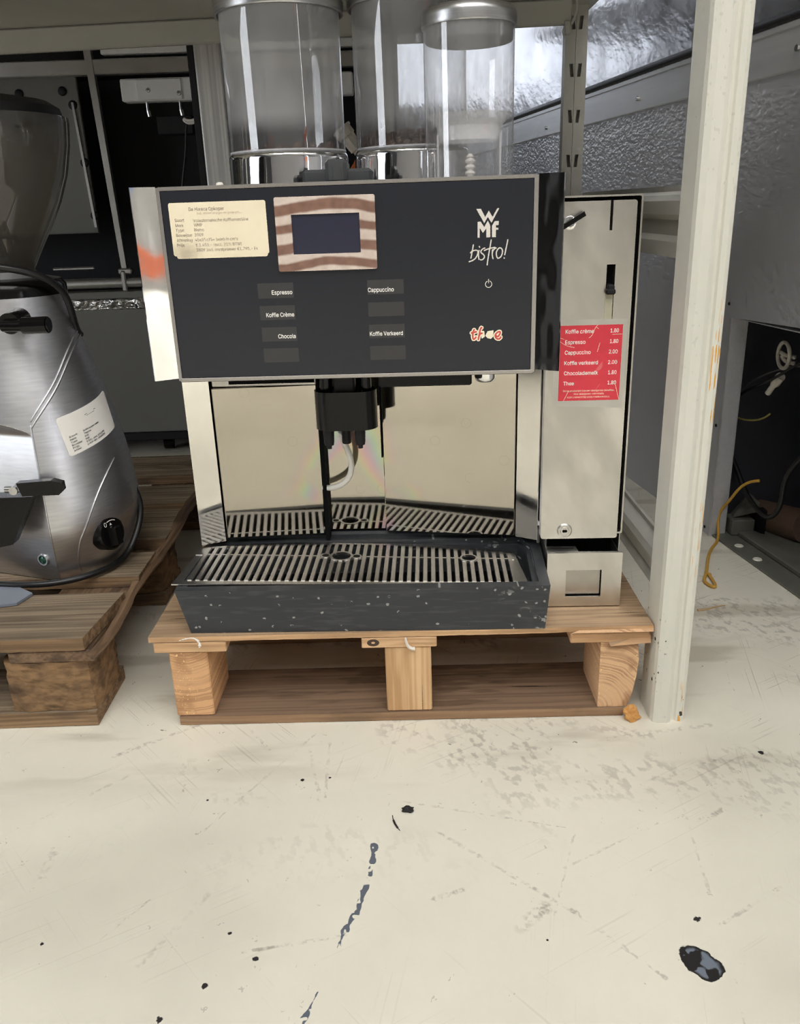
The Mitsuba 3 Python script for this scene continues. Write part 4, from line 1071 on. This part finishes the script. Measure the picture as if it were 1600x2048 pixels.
# polished steel pole between cabinet and machine
pp = rpoly(-.3505, -.3005, .85, .90, .004)
add('steel_pole__shaft', flat(pp, 0.002, 1.05), 'm_pole', 30)
add('steel_pole__seam', cbox(-.3640, -.3512, .856, .90, .002, 1.052, .002), 'm_cab_dark')
add('steel_pole__foot', cbox(-.375, -.29, .835, .915, .0003, .004, .001), 'm_cab_steel')
tag('steel_pole', 'upright square steel pole with streaky shine left of the hoppers', 'pole')

# plug with orange cable seen between the hoppers
pl = np.array([-.0715, .7, .722])
ax = np.array([.60, 0, -.80])
pm = cat(cyl(pl - ax * .012, pl + ax * .004, .0165, 10), cyl(pl + ax * .004, pl + ax * .030, .0135, 8, .0115), cyl(pl + ax * .03, pl + ax * .045, .0085, 8))
add('power_plug__housing', pm, 'm_plug_white', 25)
add('power_plug__collar', cyl(pl - ax * .013, pl - ax * .009, .0178, 12), 'm_white', 25)
add('power_plug__cord', cat(tube([pl + ax * .045, pl + ax * .06 + [.002, 0, 0], (-.046, .69, .660), (-.052, .68, .62), (-.05, .68, .45), (-.05, .70, .2), (-.06, .74, .009)], .0085, 10), tube([pl + ax * .04, (-.050, .69, .676), (-.064, .685, .655), (-.068, .68, .60), (-.06, .68, .40), (-.06, .7, .2), (-.08, .76, .009)], .0085, 10)), 'm_orange', True)
tag('power_plug', 'white plug on an orange cord seen between the two bean hoppers', 'plug')

# ------------------------------------------------------------------ wiring in the service opening
def wire(key, pts, r, m, label, cate='cable', n=60):
    add(key, tube(pts, r, 10, n=n), m, True)
    tag(key, label, cate)


wire('hose', [(0.66, 0.66, 0.205), (0.622, 0.641, 0.168), (0.628, 0.602, 0.13), (0.634, 0.561, 0.094), (0.641, 0.515, 0.072), (0.646, 0.477, 0.072), (0.65, 0.454, 0.103), (0.65, 0.45, 0.14), (0.653, 0.429, 0.182), (.69, .40, .25)], .0045, 'm_cable', 'thick black hose looping low inside the service opening', 'hose', 90)
wire('cable', [(.585, .66, .19), (0.574, 0.617, 0.216), (0.614, 0.697 - .06, 0.222), (0.624, 0.62, 0.250), (0.635, 0.553, 0.29), (0.646, 0.481, 0.329), (.66, .40, .37)], .0024, 'm_cable', 'straight black cable leaving the service opening to the left')
wire('cable_001', [(0.640, 0.665, 0.19), (0.628, 0.655, 0.215), (0.632, 0.642, 0.245), (0.638, 0.600, 0.285), (0.646, 0.544, 0.313), (0.653, 0.498, 0.330), (.67, .42, .34)], .0016, 'm_cable_grey', 'thin grey wire arching inside the service opening')
wire('wire', [(0.624, 0.634, 0.232), (0.624, 0.631, 0.223), (0.627, 0.611, 0.218), (0.633, 0.571, 0.223), (0.637, 0.541, 0.232), (0.641, 0.514, 0.248)], .0017, 'm_yellow_green', 'short faded yellow wire curved inside the service opening', 'wire')
wire('wire_001', [(.640, .52, .125), (0.617, 0.543, 0.105), (0.606, 0.560, 0.073), (0.597, 0.575, 0.040), (.5926, .5578, .010), (.5655, .5118, .0034), (.5329, .4468, .0032), (.5113, .3963, .0032), (.5032, .3576, .0032), (.5085, .3496, .0032), (.5141, .3625, .0032), (.5187, .3957, .0032)], .0027, 'm_yellow', 'yellow earth wire hanging from the service opening onto the floor', 'wire', 120)
add('connector', cat(cyl((0.647, 0.545, 0.277), (0.649, 0.527, 0.298), .0052, 12), cyl((0.649, 0.528, 0.297), (0.651, 0.513, 0.313), .0080, 8)), 'm_plug_white', 30)
tag('connector', 'small white plastic connector dangling in the service opening', 'connector')
rg = [(0.651 + .001 * math.cos(a), 0.513 + .0235 * math.cos(a), 0.348 + .0215 * math.sin(a)) for a in np.linspace(0, 2 * np.pi, 30)]
add('cable_002__ring', tube(rg, .0032, 10, False), 'm_plug_white', True)
add('cable_002__tails', cat(tube([(.650, .522, .352), (.652, .508, .349), (.66, .49, .348)], .0034, 8, n=12), tube([(.650, .517, .346), (.652, .505, .340), (.66, .49, .338)], .0034, 8, n=12)), 'm_plug_white', True)
tag('cable_002', 'white cable coiled in a ring at the right edge of the service opening', 'cable')
add('motor__housing', cat(cyl((.690, .640, .018), (.735, .52, .034), .030, 24), cyl((.686, .652, .0175), (.690, .640, .018), .036, 24)), 'm_motor', 35)
add('motor__screw', cyl((.668, .625, .035), (.664, .622, .036), .003, 10), 'm_bolt', 30)
add('motor__bracket', hull([(.66, .60, .006), (.68, .56, .006), (.68, .56, .045), (.668, .585, .05), (.66, .61, .03), (.70, .60, .006), (.70, .60, .045)]), 'm_cable')
tag('motor', 'round brown motor lying low at the back of the service opening', 'motor')
add('duct', cyl((.80, .575, .33), (.80, .43, .065), .042, 28), 'm_duct', 35)
tag('duct', 'dark slanting duct in the depth of the service opening', 'duct')
add('metal_box', cat(cbox(.618, .660, .560, .600, .0045, .035, .002), hull([(.622, .575, .035), (.66, .55, .072), (.66, .60, .075), (.63, .60, .036), (.66, .56, .05)])), 'm_alcove_floor')
tag('metal_box', 'small grey metal bracket box on the floor of the service opening', 'box')
for i, (x, y) in enumerate(((.6135, .5121), (.6211, .4499))):
    k = numbered('cap')
    add(k, lathe([(0, .002), (.0065, .0018), (.0078, .0006), (.008, 0)], 20, (x, y, .0042)), 'm_cap', 40)
    tag(k, ('round white plug cap farther back on the ledge of the service opening', 'round white plug cap nearer the camera on the ledge of the service opening')[i], 'cap')

# ------------------------------------------------------------------ litter
rg_ = np.random.default_rng(11)


def crumple(cx, cy, cz, sx, sy, sz, seed):
    m = trimesh.creation.icosphere(subdivisions=4, radius=1.0)
    q = m.vertices + .5 * np.c_[meshkit.noise(m.vertices * 1.7 + 9, seed), meshkit.noise(m.vertices * 1.7 + 31, seed), meshkit.noise(m.vertices * 1.7 + 57, seed)]
    cr = np.abs(meshkit.noise(q * 1.9 + seed + 5, seed + 3) - .5) + .5 * np.abs(meshkit.noise(q * 4.1 + 13, seed + 4) - .5)
    v = m.vertices * (0.50 + .55 * meshkit.noise(q * 1.6 + seed, seed) + .55 * cr)[:, None]
    v = v * [sx, sy, sz] + [cx, cy, cz]
    v[:, 2] = np.maximum(v[:, 2], .0004)
    return trimesh.Trimesh(v, m.faces, process=False)


add('paper_scrap', crumple(.2762, -.004, .0080, .0098, .008, .0125, 4), 'm_paper')
tag('paper_scrap', 'crumpled orange-brown paper scrap on the floor between pallet and cream post', 'paper scrap')
add('debris', crumple(-.0023, -.1558, .002, .0065, .0045, .0035, 2), 'm_soot')
tag('debris', 'black crumb of dirt in the middle of the floor', 'debris')
add('debris_001', tube([(-.0188, -.1627, .0008), (-.0165, -.1745, .0008), (-.0112, -.1854, .0008)], np.array([.0004] * 6 + [.0011] * 10 + [.0004] * 4), 6, n=20), 'm_soot')
tag('debris_001', 'thin black curved sliver on the floor below the black crumb', 'debris')
add('twig', tube([(.4553, .2738, .0015), (.462, .2745, .0014), (.482, .2815, .0012), (.5031, .2873, .001)], np.linspace(.0020, .0007, 20), 7, n=20), 'm_tan')
tag('twig', 'thin dry twig on the floor right of the cream post', 'twig')
add('wood_chip', hull([(-.3655, .250, .0005), (-.337, .245, .0005), (-.333, .285, .0005), (-.362, .29, .0005), (-.360, .255, .030), (-.340, .262, .043), (-.338, .280, .048), (-.352, .288, .03)]), 'm_tan')
tag('wood_chip', 'broken chunk of pale wood between the two pallets', 'wood chip')
lv = tube([(-.268, .0035, .1262), (-.260, .0030, .1285), (-.2475, .0020, .1282), (-.243, -.0005, .1235), (-.2435, -.0025, .119)], np.array([.0004] * 4 + [.0008] * 16 + [.0019] * 8 + [.0008] * 2) * (.6 + .8 * RNG.random(30)), 5, n=30)
add('tape_scrap', lv, 'm_scrap_white')
tag('tape_scrap', 'torn whitish plastic scrap stuck to the left front edge of the light pallet', 'scrap')
add('tape_scrap_001', tube([(.0015, .0055, .119), (.0025, .0052, .112), (.0065, .0055, .105), (.0125, .0055, .1035)], np.linspace(.0012, .0026, 20), 5, n=20), 'm_scrap_white')
tag('tape_scrap_001', 'torn whitish strip hanging below the middle of the light pallet edge', 'scrap')

# ------------------------------------------------------------------ what the mirror-bright parts reflect across the aisle
for k, y in enumerate((-3.4, -4.9)):
    key = numbered('aisle_rack')
    xx = 3.6
    for j, yy in enumerate((y, y + 1.1)):
        part(key + '__upright', bx(xx, xx + .09, yy, yy + .09, 0, 3.2), 'm_upright_blue')
    for z in (.25, 1.1, 2.0):
        part(key + '__beam', bx(xx + .02, xx + .06, y + .09, y + 1.1, z, z + .06), 'm_beam_orange')
    tag(key, 'blue pallet rack with orange beams across the aisle, %s' % ('nearer to the shelving', 'farther along the aisle')[k], 'shelving rack')

# dark under-counter fridge standing left of the aisle, outside the frame but mirrored in the steel
add('fridge__body', cbox(-2.1, -1.45, -2.1, -1.15, .06, 1.35, .01), 'm_black_matte')
add('fridge__door', cbox(-1.45, -1.41, -2.09, -1.16, .10, 1.33, .008), 'm_black_matte')
add('fridge__handle', tube([(-1.41, -1.25, .6), (-1.37, -1.25, .62), (-1.37, -1.25, 1.0), (-1.41, -1.25, 1.02)], .010, 10), 'm_chrome', True)
for x_ in (-2.04, -1.5):
    for y_ in (-2.04, -1.21):
        part('fridge__foot', cyl((x_, y_, .0005), (x_, y_, .06), .02, 12), 'm_black_matte')
tag('fridge', 'charcoal under-counter fridge standing left of the aisle', 'fridge')
